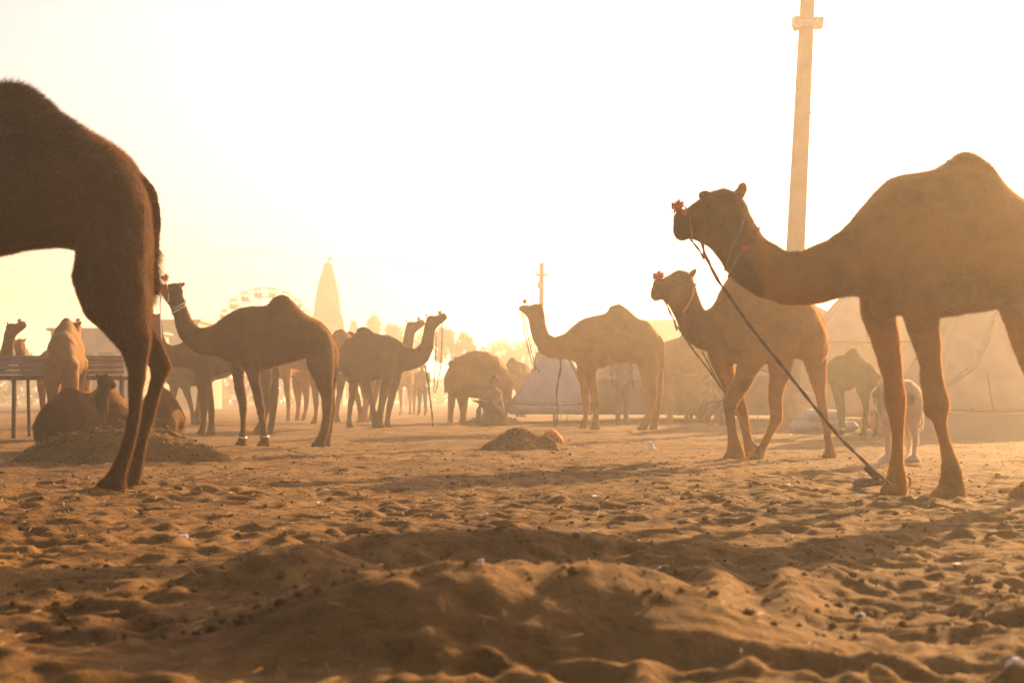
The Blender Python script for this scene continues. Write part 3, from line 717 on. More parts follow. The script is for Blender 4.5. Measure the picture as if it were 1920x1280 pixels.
Q.lump(846, 680, 6, 6, -.15, .08); Q.lump(855, 673, 6, 6, .1, .08)
Q.leg([(850, 725, 10), (847, 745, 8), (845, 765, 6), (844, 785, 6)], -.2); Q.leg([(866, 730, 14), (868, 750, 11), (869, 770, 7), (868, 788, 7)], .2)
Q.leg([(918, 735, 20), (916, 752, 15), (914, 770, 9), (911, 788, 9)], -.25); Q.leg([(945, 740, 16), (944, 758, 12), (945, 774, 8), (943, 788, 8)], .25)
Q.finish('bulky hazy camel with a domed back grazing left of the small grey tent', M['coat_tan'], 0.03)
another(E.o, 'hazy camel standing behind the small grey tent', 965, 44.0, R(50), 0.95)
another(G.o, 'hazy camel behind the pale centre camel\'s tail', 1292, 33.5, R(-35), 0.95)
another(C.o, 'small dark camel standing beside the white sacks', 1600, 23.0, R(-62), 0.74, M['coat_dark'])
another(G.o, 'faint camel far off between the legs of the right facing camel', 770, 52.0, R(70), 0.9)
another(G.o, 'faint camel seen end on under the beaded camel\'s belly', 545, 36.0, R(70), 0.95)
another(C.o, 'hazy camel crossing behind the centre camel\'s hind legs', 1262, 41.0, R(20), 1.0, M['coat_tan'])
another(E.o, 'faint dark camel standing behind the brown legs at left', 350, 31.0, R(15), 0.9)

# ---- camels lying down by the soil heap
def lying(label, px, Z, rz, mat, scale=1.0, neck=1.0, fur=None, dark=0.3):
    mb = MB()
    P_ = lambda x, y, z: Vector((x, y, z))
    # body along +x (head end), legs folded beneath
    rings = []
    for (x, zt, zb, hw, k) in ((-.80, .50, .18, .10, 0), (-.74, .64, .08, .22, 0), (-.62, .78, .02, .31, 0), (-.45, .88, .0, .36, .1), (-.25, .98, .0, .40, .2), (-.08, 1.06, .0, .40, .35), (.08, 1.05, .0, .40, .35), (.25, .96, .0, .37, .2), (.45, .88, .02, .31, 0), (.62, .80, .08, .24, 0), (.76, .70, .2, .14, 0)):
        c = P_(x, 0, (zt + zb) / 2); u = (zt - zb) / 2
        rings.append([c + P_(0, hw * math.cos(t) * (1 - k * max(0, math.sin(t))), u * math.sin(t)) for t in [2 * math.pi * j / 22 for j in range(22)]])
    mb.rings(rings)
    for sg in (-1, 1):
        mb.path([P_(-.35, sg * .25, .45), P_(-.05, sg * .36, .16), P_(-.55, sg * .40, .08), P_(-.78, sg * .34, .05)], [.2, .11, .07, .06], 10)
        mb.path([P_(.5, sg * .2, .45), P_(.78, sg * .27, .10), P_(.4, sg * .32, .06), P_(.25, sg * .3, .05)], [.16, .085, .06, .06], 10)
    hN = neck
    mb.path([P_(.55, 0, .58), P_(.85, 0, .52), P_(1.08, 0, .66), P_(1.16, 0, .9 * hN + .05), P_(1.18, 0, 1.18 * hN), P_(1.25, 0, 1.36 * hN)], [(.17, .2), (.13, .17), (.11, .14), (.1, .12), (.09, .11), (.085, .1)], 12, up=Vector((0, 1, 0)))
    hz_ = 1.38 * hN
    mb.path([P_(1.14, 0, hz_ + .02), P_(1.26, 0, hz_ + .03), P_(1.42, 0, hz_), P_(1.56, 0, hz_ - .04), P_(1.63, 0, hz_ - .06)], [(.08, .09), (.1, .11), (.085, .1), (.06, .07), (.045, .05)], 12)
    for sg in (-1, 1):
        mb.path([P_(1.18, sg * .07, hz_ + .09), P_(1.15, sg * .09, hz_ + .12), P_(1.13, sg * .10, hz_ + .15)], [.03, .028, .012], 6)
    mb.path([P_(-.78, 0, .5), P_(-.86, 0, .35), P_(-.86, 0, .15)], [.03, .025, .03], 6)
    me = remesh(mb.mesh(), 0.024, 4)
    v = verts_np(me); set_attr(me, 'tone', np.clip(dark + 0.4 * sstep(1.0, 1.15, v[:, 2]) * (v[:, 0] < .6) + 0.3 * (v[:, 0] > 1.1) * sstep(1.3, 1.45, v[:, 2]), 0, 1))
    x = (px - CX) / F * Z
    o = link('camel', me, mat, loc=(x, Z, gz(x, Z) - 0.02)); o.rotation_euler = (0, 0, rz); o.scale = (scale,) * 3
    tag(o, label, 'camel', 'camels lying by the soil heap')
    for sg in (-1, 1): MB().ball((1.36, sg * .088, hz_ + .04), .018, 8, 6).build('eye', M['eye'], o)
    if fur: furry(o, 60000, .012, .03, .004, fur, 9, flow=(-.4, 0, -.5))
    return o
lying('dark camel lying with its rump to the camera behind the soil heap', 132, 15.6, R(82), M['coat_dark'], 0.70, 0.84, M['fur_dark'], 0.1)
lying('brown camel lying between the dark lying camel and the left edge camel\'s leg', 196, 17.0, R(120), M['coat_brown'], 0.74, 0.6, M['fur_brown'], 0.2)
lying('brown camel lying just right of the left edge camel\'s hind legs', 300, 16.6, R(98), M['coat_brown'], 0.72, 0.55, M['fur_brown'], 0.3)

# ---- pale calf behind the right-hand front leg
K = Camel(13.3, 1690)
K.pairs([(1650, 742, 1652, 775, .07), (1668, 722, 1668, 790, .12), (1690, 712, 1690, 795, .15), (1706, 711, 1708, 790, .15), (1720, 722, 1720, 785, .12), (1729, 742, 1728, 775, .06)])
K.pairs([(1672, 722, 1668, 768, .08), (1660, 718, 1655, 760, .065), (1652, 716, 1650, 752, .06)])
K.pairs([(1662, 716, 1658, 748, .05), (1652, 719, 1648, 746, .055), (1642, 727, 1640, 744, .04), (1635, 733, 1636, 742, .03)])
K.ear(1655, 720, 1660, 708, .05)
K.leg([(1664, 775, 12), (1664, 800, 7), (1665, 830, 5), (1665, 866, 5)], -.08, face=-1)
K.leg([(1672, 775, 11), (1676, 800, 7), (1677, 830, 5), (1678, 866, 5)], .08, face=-1)
K.leg([(1714, 770, 17), (1712, 800, 8), (1717, 822, 6), (1715, 845, 4.5), (1713, 867, 5)], -.08, face=-1)
K.leg([(1702, 770, 15), (1702, 800, 8), (1706, 822, 6), (1703, 845, 4.5), (1702, 867, 5)], .08, face=-1)
K.tube([(1729, 740, 3), (1732, 760, 2.5), (1729, 790, 3), (1727, 805, 2)])
ob = K.finish('small white calf standing behind the right edge camel\'s front leg', M['coat_white'], 0.012, lambda px, py, v: 0.1 + 0.9 * (1 - sstep(8, 15, np.hypot(px - 1706, (py - 745)))), 'farm animals', 3, 'calf', 'calf', .005)
furry(ob, 40000, .010, .022, .003, M['fur_white'], 8)
K.eye(1647, 730, .05, .01)

# ------------------------------------------------------------------ ropes and tethers
def rope(label, pts, r, mat, name='lead_rope', cat='rope', strands=True, jitter=0.0):
    """pts in metres"""
    P_ = [Vector(p) for p in pts]; out = []
    for a, b in zip(P_, P_[1:]):
        n = max(2, int((b - a).length / max(r * 4, .03)))
        for i in range(n): out.append(a.lerp(b, i / n))
    out.append(P_[-1])
    rr = random.Random(len(label))
    if jitter: out = [p + Vector((rr.gauss(0, 1), rr.gauss(0, 1), rr.gauss(0, 1))) * jitter for p in out]
    o0 = out[0].copy()
    mb = MB()
    if strands:
        for k in range(2):
            q = []
            for i, p in enumerate(out):
                t = (out[min(i + 1, len(out) - 1)] - out[max(i - 1, 0)]).normalized()
                s_ = t.cross(Vector((0, 1, 0.2))).normalized(); u_ = s_.cross(t)
                a = i * 1.1 + k * math.pi
                q.append(p + (s_ * math.cos(a) + u_ * math.sin(a)) * r * 0.5)
            mb.path(q, r * 0.62, 6)
    else: mb.path(out, r, 6)
    o = mb.build(name, mat, origin=o0, loc=o0)
    return tag(o, label, cat, 'lead ropes')
g0 = lambda px, py: (px - CX)
zB = 8.72
rope('short dark lead rope hanging from the right edge camel\'s jaw', [W(1294, 446, zB), W(1302, 458, zB), W(1312, 470, zB), W(1320, 485, zB)], .008, M['rope_dark'])
rope('long taut tether rope from the right edge camel\'s halter to the coil by its foot', [W(1316, 455, zB), W(1322, 478, zB), W(1345, 524, zB), W(1406, 611, zB), W(1475, 697, zB), W(1530, 766, zB), W(1578, 824, zB), W(1619, 863, zB - .05), W(1640, 884, zB - .1), W(1668, 906, zB - .05)], .0105, M['rope_dark'])
o_ = rope('red braid wound round the upper end of the long tether', [W(1317, 457, zB - .02), W(1321, 476, zB - .02), W(1327, 490, zB - .02), W(1345, 523, zB - .02)], .011, M['rope_red'])
# knot and coil at the peg
kx = W(1628, 878, zB - .08)
mb = MB()
for i in range(5): mb.ball(kx + Vector((.012 * i, 0, -.012 * i)), (.028, .03, .022), 8, 6)
tag(mb.build('rope_knot', M['rope_dark'], origin=kx, loc=kx), 'knot low on the long tether rope beside the coil', 'knot')
cc = Vector(((1648 - CX) / F * 9.1, 9.1, 0)); cc.z = hz(cc.x, cc.y)
coil = empty('tether_coil', cc); tag(coil, 'dark coil of rope half buried at the right edge camel\'s foot', 'rope coil')
mb = MB()
pts = []
for i in range(60):
    a = i / 59 * 2 * math.pi * 2.0; pts.append(Vector((.15 * math.cos(a) * (1 + .06 * math.sin(3 * a)), .11 * math.sin(a), .03 + .012 * math.sin(a * 2.3) + .006 * i / 10)))
mb.path(pts, .017, 8); mb.build('coil', M['rope_dark'], coil).rotation_euler = (R(24), 0, 0)
mb = MB(); pts = []
for i in range(24):
    a = i / 23 * 2 * math.pi; pts.append(Vector((.10 + .085 * math.cos(a), -.06 + .05 * math.sin(a), .075 + .055 * math.sin(a + .5))))
mb.path(pts, .009, 6); mb.build('rope_loop', M['rope'], coil)
zD = 14.2
rope('thin lead rope with tassels hanging from the walking camel\'s chin', [W(1247, 564, zD), W(1256, 585, zD), W(1265, 603, zD), W(1269, 620, zD)], .010, M['rope_dark'])
rope('slack rope from the walking camel\'s neck to the peg at its feet', [W(1270, 612, zD), W(1300, 656, zD), W(1330, 695, zD), W(1358, 735, zD), W(1395, 800, zD - .1), W(1420, 842, zD - .15)], .010, M['rope'])
rope('second slack rope beside the first below the walking camel\'s neck', [W(1316, 658, zD + .2), W(1330, 685, zD + .2), W(1350, 722, zD + .2), W(1366, 740, zD + .2)], .009, M['rope'])
pg = W(1424, 848, 14.05); pg.z = hz(pg.x, pg.y)
mb = MB(); mb.path([pg + Vector((0, 0, -.05)), pg + Vector((.01, 0, .12))], .02, 6)
for i in range(7): mb.path([pg + Vector((0, 0, .06)), pg + Vector((random.uniform(-.06, .09), random.uniform(-.05, .05), random.uniform(-.01, .16)))], .006, 5)
tag(mb.build('tether_peg', M['rope'], origin=pg, loc=pg), 'tether peg with frayed rope ends at the walking camel\'s feet', 'peg')
zE = 27.1
rope('thin rope looping from the right facing camel\'s muzzle', [W(829, 603, zE), W(829, 640, zE), W(826, 690, zE), W(818, 730, zE), W(815, 737, zE)], .010, M['rope_dark'], strands=False)
rope('second thin rope hanging inside the loop under the right facing camel\'s muzzle', [W(818, 620, zE), W(817, 660, zE), W(815, 700, zE), W(813, 735, zE)], .009, M['rope_dark'], strands=False)
rope('tether rope hanging from the right facing camel\'s neck to the ground', [W(797, 685, zE), W(802, 712, zE), W(806, 745, zE), W(810, 775, zE), W(812, 799, zE)], .018, M['rope_dark'])
zG = 25.9
rope('long thin rope hanging from the centre camel\'s jaw', [W(979, 586, zG), W(983, 620, zG), W(990, 650, zG), W(997, 678, zG), W(1012, 697, zG)], .010, M['rope_dark'], strands=False)
rope('second thin rope beside the first under the centre camel\'s jaw', [W(983, 590, zG), W(992, 640, zG), W(1001, 675, zG), W(1004, 694, zG)], .009, M['rope_dark'], strands=False)
rope('knotted tether rope hanging from the centre camel\'s neck to the ground', [W(1051, 672, zG), W(1052, 690, zG), W(1047, 712, zG), W(1044, 735, zG), W(1046, 770, zG), W(1044, 790, zG), W(1040, 801, zG)], .022, M['rope_dark'])
rope('pale rope hanging from the beaded camel\'s nose', [W(303, 543, 17.7), W(300, 570, 17.7), W(301, 605, 17.7), W(303, 640, 17.7)], .007, M['bead'], strands=False)

# ------------------------------------------------------------------ soil heaps
def heap(label, px, py_base, pxw, h, Z, depth, seed, mat, straw=200, rocks=40):
    cx = (px - CX) / F * Z; hw = pxw / 2 / F * Z
    n = 110; mb_v = []; fs = []
    off = seed * 13.7
    u = np.linspace(-1.35, 1.35, n); U, V = np.meshgrid(u, u)
    rr = np.sqrt(U ** 2 + V ** 2) * (1 + .22 * noise2(U * 1.4 + off, V * 1.4))
    zz = h * np.clip(1 - rr ** 1.7, -.25, 1) + h * (.10 * noise2(U * 3 + off, V * 3) + .07 * noise2(U * 8, V * 8 + off) + .06 * noise2(U * 17, V * 17 + off)) * np.clip(1.3 - rr, 0, 1)
    zz -= 0.03
    x = U * hw; y = V * depth
    co = np.stack([x, y, zz], -1).reshape(-1, 3)
    idx = np.arange(n * n).reshape(n, n)
    q = np.stack([idx[:-1, :-1], idx[:-1, 1:], idx[1:, 1:], idx[1:, :-1]], -1).reshape(-1, 4)
    me = mesh_from(co, [tuple(int(a) for a in f) for f in q])
    loc = (cx, Z, gz(cx, Z))
    root = empty('soil_heap', loc); tag(root, label, 'heap', 'heaps of soil')
    link('mound', me, mat, root)
    def at():
        while True:
            i, j = rng.integers(5, n - 5), rng.integers(5, n - 5)
            if rr[i, j] < 1.05: return Vector((x[i, j], y[i, j], zz[i, j]))
    m1 = MB()
    for _ in range(rocks):
        p = at(); s_ = rng.uniform(.008, .03); m1.ball(p + Vector((0, 0, s_ * .3)), (s_ * rng.uniform(.7, 1.4), s_, s_ * rng.uniform(.5, .9)), 6, 4)
    o = m1.build('clods', M['dung'], root, smooth=False); o['kind'] = 'stuff'
    m2 = MB()
    for _ in range(straw):
        p = at(); a = rng.uniform(0, 6.28); l = rng.uniform(.025, .08); d = Vector((math.cos(a), math.sin(a), rng.uniform(-.1, .5))) * l
        m2.path([p + Vector((0, 0, .004)), p + d + Vector((0, 0, .01))], .0021, 3, round_caps=False)
    o = m2.build('straw', M['straw'], root); o['kind'] = 'stuff'
    return root
heap('wide low soil heap with straw behind the left edge camel\'s hind feet', 230, 868, 430, .40, 13.6, .75, 1, M['soil'], 320, 110)
heap('small brown soil heap in the middle of the open ground', 974, 845, 150, .28, 17.0, .5, 2, M['sand'], 60, 40)
heap('low dark soil bank far back beside the small tent', 925, 780, 130, .28, 30.0, .6, 3, M['soil'], 30, 20)
# orange bag on the little heap
op = W(1037, 820, 17.0); mb = MB()
mb.path([op + Vector((-.10, .0, .045)), op + Vector((-.05, 0, .06)), op + Vector((.02, 0, .03)), op + Vector((.08, 0, -.03)), op + Vector((.11, 0, -.06))], [(.03, .02), (.07, .045), (.08, .055), (.07, .045), (.03, .025)], 10)
me = mb.mesh(); me = remesh(me, .012, 2)
v = verts_np(me); nn = noise2(v[:, 0] * 30, v[:, 2] * 30 + v[:, 1] * 20) * .012; v[:, 2] += nn; v[:, 1] += nn
me.vertices.foreach_set('co', v.ravel())
me.transform(Matrix.Translation(-op))
tag(link('orange_bag', me, M['orange'], loc=op), 'crumpled orange plastic bag lying on the small heap\'s right slope', 'bag')
def scrap(name, label, cat, px, py, Z, sx, sz, mat, tilt=.5, rot=0.3):
    p = W(px, py, Z); p.z = hz(p.x, p.y)
    n = 6; vs = []; fs = []
    for i in range(n):
        for j in range(n):
            a, b = i / (n - 1) - .5, j / (n - 1) - .5
            vs.append(Vector((a * sx, b * sz * .5, b * sz * tilt + sz * tilt * .5 + .012 * math.sin(9 * a + 5 * b))))
    for i in range(n - 1):
        for j in range(n - 1):
            k = i * n + j; fs.append((k, k + n, k + n + 1, k + 1))
    me = mesh_from(vs, fs)
    bm = bmesh.new(); bm.from_mesh(me); bmesh.ops.solidify(bm, geom=bm.faces[:], thickness=.004); bm.to_mesh(me); bm.free()
    o = link(name, me, mat, loc=p); o.rotation_euler = (0, 0, rot)
    return tag(o, label, cat)
scrap('paper_scrap', 'bright pale scrap standing on the sand right of the small heap', 'scrap', 1221, 845, 16.6, .08, .12, M['paper'], .85)
def stone(label, px, py, r, mat, group='pale stones on the sand'):
    Z = F * CAM / (py - HY); p = W(px, py, Z); p.z = hz(p.x, p.y) + r * .3
    mb = MB().ball((0, 0, 0), (r * 1.3, r, r * .8), 10, 8)
    for v in mb.v:
        v *= 1 + .18 * math.sin(v.x * 90 / (r * 30) + v.z * 60 + px)
    o = mb.build('stone', mat, smooth=False, loc=p); o.rotation_euler = (0, 0, px)
    return tag(o, label, 'stone', group)
stone('pale stone left of the foreground heap, lit on top', 343, 1012, .018, M['paper'])
stone('small pale stone on the crest of the foreground heap', 902, 1066, .010, M['paper'])
stone('pale pebble at the lower right, near the frame edge', 1893, 1187, .014, M['paper'])
stone('pale fragment lower right of the foreground heap', 1612, 1160, .013, M['paper'])
stone('flat pale stone in the bottom right corner', 1905, 1258, .022, M['paper'])
stone('small pale chip on the sand behind the foreground heap', 911, 966, .012, M['paper'])

# loose litter over the whole near ground
m1 = MB(); m2 = MB()
for _ in range(700):
    y_ = 4.4 + 14 * rng.random() ** 1.6; x_ = rng.uniform(-.5, .5) * y_; z_ = hz(x_, y_); s_ = .002 + .007 * rng.random() ** 2.5
    m1.ball((x_, y_, z_ + s_ * .3), (s_ * rng.uniform(.8, 1.5), s_, s_ * .75), 5, 4)
tag(m1.build('dirt_clods', M['dung'], smooth=False), 'small dark clods and droppings scattered over the sand', 'clods', kind='stuff')
for _ in range(3000):
    y_ = 2.2 + 24 * rng.random() ** 1.4; x_ = rng.uniform(-.5, .5) * y_; z_ = hz(x_, y_); a = rng.uniform(0, 6.28); l = rng.uniform(.02, .09)
    m2.path([Vector((x_, y_, z_ + .004)), Vector((x_ + l * math.cos(a), y_ + l * math.sin(a), z_ + rng.uniform(.002, .02)))], .0012, 3, round_caps=False)
tag(m2.build('straw_litter', M['straw']), 'bits of dry straw scattered over the sand', 'straw', kind='stuff')

m5 = MB()
for _ in range(5000):
    y_ = 3.5 + 12 * rng.random() ** 1.4; x_ = rng.uniform(-.46, .46) * y_; z_ = hz(x_, y_); s_ = .003 + .011 * rng.random() ** 4
    b0 = len(m5.v); m5.ball((x_, y_, z_ + s_ * .1), (s_ * rng.uniform(.8, 1.6), s_ * rng.uniform(.8, 1.3), s_ * rng.uniform(.6, .95)), 6, 4)
    for q in range(b0, len(m5.v)): m5.v[q] = m5.v[q] + Vector((rng.normal(), rng.normal(), rng.normal())) * s_ * .12
tag(m5.build('sand_crumbs', M['sand'], smooth=False), 'loose crumbs and lumps of sand on the trampled ground', 'sand lumps', kind='stuff')
m6 = MB()
for _ in range(200):
    y_ = 4.5 + 20 * rng.random(); x_ = rng.uniform(-.45, .45) * y_; z_ = hz(x_, y_); q = rng.uniform(.006, .022)
    m6.box((x_, y_, z_ + q * .3), (q * 1.6, q, .003), Matrix.Rotation(rng.uniform(0, 3), 3, 'Z') @ Matrix.Rotation(rng.uniform(-.8, .8), 3, 'X'))
tag(m6.build('litter', M['paper'], smooth=False), 'small pale flecks of litter strewn over the sand', 'litter', kind='stuff')
m3 = MB(); m4 = MB()
for _ in range(4500):
    y_ = 7 + 20 * rng.random() ** 1.2; x_ = rng.uniform(-.45, .45) * y_; z_ = hz(x_, y_); a = rng.uniform(0, 6.28); l = rng.uniform(.015, .07)
    m3.path([Vector((x_, y_, z_ + .005)), Vector((x_ + l * math.cos(a), y_ + l * math.sin(a), z_ + rng.uniform(.004, .03)))], rng.uniform(.0012, .0028), 3, round_caps=False)
tag(m3.build('chaff', M['straw']), 'trampled chaff and fodder stalks in the middle ground', 'chaff', kind='stuff')
for _ in range(260):
    y_ = 7 + 18 * rng.random(); x_ = rng.uniform(-.45, .45) * y_; z_ = hz(x_, y_); s_ = .006 + .016 * rng.random() ** 3
    for q in range(int(rng.integers(1, 4))): m4.ball((x_ + q * s_ * 1.6, y_ + rng.uniform(-1, 1) * s_, z_ + s_ * .35), (s_ * rng.uniform(.8, 1.5), s_, s_ * .7), 6, 4)
tag(m4.build('droppings', M['dung'], smooth=False), 'scattered camel droppings in the middle ground', 'droppings', kind='stuff')

# ------------------------------------------------------------------ plank platform at left
Zt = 21.6; x0 = (-70 - CX) / F * Zt; x1 = (232 - CX) / F * Zt
root = empty('plank_platform', ((x0 + x1) / 2, Zt, gz((x0 + x1) / 2, Zt))); L = x1 - x0
tag(root, 'weathered plank platform on thin legs standing at the left edge', 'platform')
zt = CAM - (666 - HY) / F * Zt - root.location.z; zb = CAM - (703 - HY) / F * Zt - root.location.z
nb = 4; bh = (zt - zb) / nb
for i in range(nb):
    me = MB().box((0, 0, 0), (L - .02 * random.random(), .025, bh - .010)).mesh(False); bevel_mesh(me, .004)
    o = link('plank', me, M['wood'], root, (0.01 * random.uniform(-1, 1), .006 * random.uniform(-1, 1), zb + bh * (i + .5))); o.rotation_euler = (0, random.uniform(-.004, .004), 0)
dk = MB().box((0, 0, 0), (L - .05, .145, .03)).mesh(False); bevel_mesh(dk, .004)
for i in range(6): link('plank', dk, M['wood'], root, (0, .10 + i * .155, zt - .05))
MB().box((0, .015, zb - .035), (L - .04, .05, .06)).build('rail', M['wood_dark'], root, False, bevel=.006)
MB().box((0, .92, zb - .035), (L - .04, .05, .06)).build('rail', M['wood_dark'], root, False, bevel=.006)
for px_ in (24, 226, -50):
    lx = (px_ - CX) / F * Zt - root.location.x
    MB().path([(lx, .03, -.04), (lx + .01, .03, zb - .066)], .036, 8).build('leg', M['wood_dark'], root)
for px_ in (55, 205):
    lx = (px_ - CX) / F * (Zt + .9) - root.location.x
    MB().path([(lx, .9, -.04), (lx - .02, .9, zb - .066)], .03, 8).build('leg', M['wood_dark'], root)

# ------------------------------------------------------------------ tents
def tent(label, Z, apex, left, right, hem_py, wall_py, mat, depth, ridge=0.0, group='tents along the back', seams=True, sag=.05):
    """pitched cloth tent: apex/left/right are photo pixels of the roof seen at distance Z; wall hangs from hem to wall_py"""
    cx = (apex[0] - CX) / F * Z; g = gz(cx, Z)
    root = empty('tent', (cx, Z + depth / 2, g)); tag(root, label, 'tent', group)
    za = W(0, apex[1], Z).z - g; zh = W(0, hem_py, Z).z - g; zw = max(W(0, wall_py, Z).z - g, 0)
    xl = (left - CX) / F * Z - cx; xr = (right - CX) / F * Z - cx
    n = 20; m_ = 14
    def panel(a0, a1, b0, b1, name, matp, fold=.03):
        vs = []; fs = []
        for i in range(n + 1):
            for j in range(m_ + 1):
                s_, t = i / n, j / m_
                p = a0.lerp(a1, s_).lerp(b0.lerp(b1, s_), t)
                sg = math.sin(math.pi * t) * sag * (1 + .4 * math.sin(s_ * 17 + p.x))
                nrm = (a1 - a0).cross(b0 - a0)
                if nrm.length < 1e-6: nrm = (b1 - b0).cross(b0 - a0)
                nrm.normalize()
                p = p + nrm * (-sg + fold * math.sin(s_ * 23 + seed_) * t + fold * .6 * math.sin(s_ * 51 + 3 * t))
                vs.append(p)
        for i in range(n):
            for j in range(m_):
                k = i * (m_ + 1) + j; fs.append((k, k + m_ + 1, k + m_ + 2, k + 1))
        me = mesh_from(vs, fs)
        bm = bmesh.new(); bm.from_mesh(me); bmesh.ops.solidify(bm, geom=bm.faces[:], thickness=.012); bm.to_mesh(me); bm.free()
        me.polygons.foreach_set('use_smooth', [True] * len(me.polygons))
        return link(name, me, matp, root)
    seed_ = apex[0] * .1
    d2 = depth / 2; r2 = ridge / 2
    ap = [Vector((-r2, 0, za)), Vector((r2, 0, za))]
    c = [Vector((xl, -d2, zh)), Vector((xr, -d2, zh)), Vector((xr, d2, zh)), Vector((xl, d2, zh))]
    panel(ap[0], ap[1], c[0], c[1], 'roof_panel', mat); panel(ap[1], ap[0], c[2], c[3], 'roof_panel', mat)
    panel(ap[0], ap[0] + Vector((0, .001, 0)), c[3], c[0], 'roof_panel', mat); panel(ap[1], ap[1] + Vector((0, .001, 0)), c[1], c[2], 'roof_panel', mat)
    if zh - zw > .05:
        w = [p.copy() for p in c]
        for p in w: p.z = zw
        off = .02
        for a, b in ((0, 1), (1, 2), (2, 3), (3, 0)):
            ca = c[a] * (1 - off) ; cb = c[b] * (1 - off); ca.z = cb.z = zh - .01
            wa = w[a] * (1 - off); wb_ = w[b] * (1 - off); wa.z = wb_.z = zw
            panel(ca, cb, wa, wb_, 'wall_panel', mat, .02)
    for a, b in ((0, 1), (1, 2), (2, 3), (3, 0)):
        MB().path([c[a] * 1.004, c[a].lerp(c[b], .35) * 1.004 - Vector((0, 0, .03)), c[a].lerp(c[b], .7) * 1.004 - Vector((0, 0, .02)), c[b] * 1.004], .016, 6).build('hem', M['rope'], root)
    for k in (.33, .66):
        MB().path([ap[0].lerp(ap[1], k) * 1.003, c[0].lerp(c[1], k) * 1.003 + Vector((0, -.01, 0))], .009, 5).build('seam', M['rope'], root)
    if seams:
        for p in c:
            MB().path([p, Vector((p.x * 1.25, p.y * 1.4, -.02))], .010, 5).build('guy_rope', M['rope'], root)
        MB().path([Vector((0, 0, 0)), Vector((0, 0, za))], .03, 8).build('tent_pole', M['wood_dark'], root)
    return root
tent('broad tan pitched tent behind the walking camel', 36.0, (1492, 540), 1255, 1720, 690, 776, M['canvas_tan'], 5.5, 1.2)
tent('steep tan tent whose slope rises behind the right edge camel\'s chest', 31.0, (1650, 500), 1545, 1790, 640, 782, M['canvas'], 3.0)
t2 = tent('large cream canvas tent under the right edge camel\'s belly', 22.5, (1885, 500), 1765, 2060, 768, 806, M['canvas'], 3.2, .3)
tent('small grey canvas tent behind the centre camel\'s chest', 33.0, (1042, 632), 958, 1108, 757, 776, M['canvas_grey'], 2.2, .1)
tent('low brown tarpaulin shelter beyond the centre camel\'s belly', 34.0, (1165, 668), 1080, 1260, 715, 777, M['canvas_brown'], 3.0, .8)
tent('low brown tarpaulin shelter behind the walking camel\'s front legs', 34.5, (1370, 676), 1270, 1450, 705, 778, M['canvas_brown'], 3.0, .9)
# net strip over the big tent
mb = MB(); pp = [W(1872, 575, 22.2), W(1862, 600, 22.05), W(1845, 650, 21.8), W(1822, 690, 21.6), W(1790, 712, 21.5), W(1778, 720, 21.5)]
o0 = pp[0]
mb.path(pp, [(.03, .05), (.04, .06), (.05, .11), (.05, .16), (.05, .14), (.04, .10)], 8, up=Vector((0, -1, .2)))
tag(mb.build('rolled_net', M['net'], origin=o0, loc=o0), 'bundled brown net hanging across the large cream tent', 'net')
bx = W(1880, 806, 21.4)
mb = MB(); slab = empty('low_wall', (bx.x, 21.4, 0)); tag(slab, 'low plastered wall at the foot of the large cream tent', 'wall')
for i in range(3):
    w_ = .95; me = MB().box((0, 0, 0), (w_ - .012, .30, .42)).mesh(False); bevel_mesh(me, .02)
    link('block', me, M['plaster'], slab, (-.25 + (i - .5) * w_, 0, .18))

# ------------------------------------------------------------------ sacks and bags
def sack(label, px, Z, z, L, rz, mat, name='sack', cat='sack', group='white sacks in a pile', r=(.17, .11)):
    x = (px - CX) / F * Z
    mb = MB().path([(-L / 2, 0, 0), (-L * .42, 0, 0), (-L * .2, 0, .01), (L * .15, 0, .005), (L * .4, 0, 0), (L / 2, 0, .01)], [(r[0] * .55, r[1] * .4), (r[0] * .9, r[1] * .85), r, (r[0] * 1.04, r[1] * .95), (r[0] * .85, r[1] * .8), (r[0] * .5, r[1] * .3)], 14)
    me = mb.mesh(); bm = bmesh.new(); bm.from_mesh(me); bmesh.ops.subdivide_edges(bm, edges=bm.edges[:], cuts=2, use_grid_fill=True, smooth=.6); bm.to_mesh(me); bm.free()
    v = verts_np(me); k = noise2(v[:, 0] * 9 + px, v[:, 1] * 9 + v[:, 2] * 14) * .022; v[:, 2] += k; v[:, 1] += k * .7
    me.vertices.foreach_set('co', v.ravel()); me.polygons.foreach_set('use_smooth', [True] * len(me.polygons))
    o = link(name, me, mat, loc=(x, Z, gz(x, Z) + z)); o.rotation_euler = (0, 0, rz)
    return tag(o, label, cat, group)
sack('white sack at the left end of the bottom of the pile', 1518, 24.2, .10, .62, .1, M['sack'])
sack('white sack at the right end of the bottom of the pile', 1570, 24.1, .10, .66, -.12, M['sack'])
sack('white sack lying on top of the pile by the pole', 1540, 24.2, .28, .70, .05, M['sack'])
sack('pale upright bale standing behind the white sacks', 1512, 25.0, .34, .52, 0, M['canvas'], 'bale', 'bale', None, (.16, .34))
sack('pink bag on the ground left of the white calf', 1652, 23.0, .2, .34, .3, M['pink'], 'bag', 'bag', None, (.12, .22))

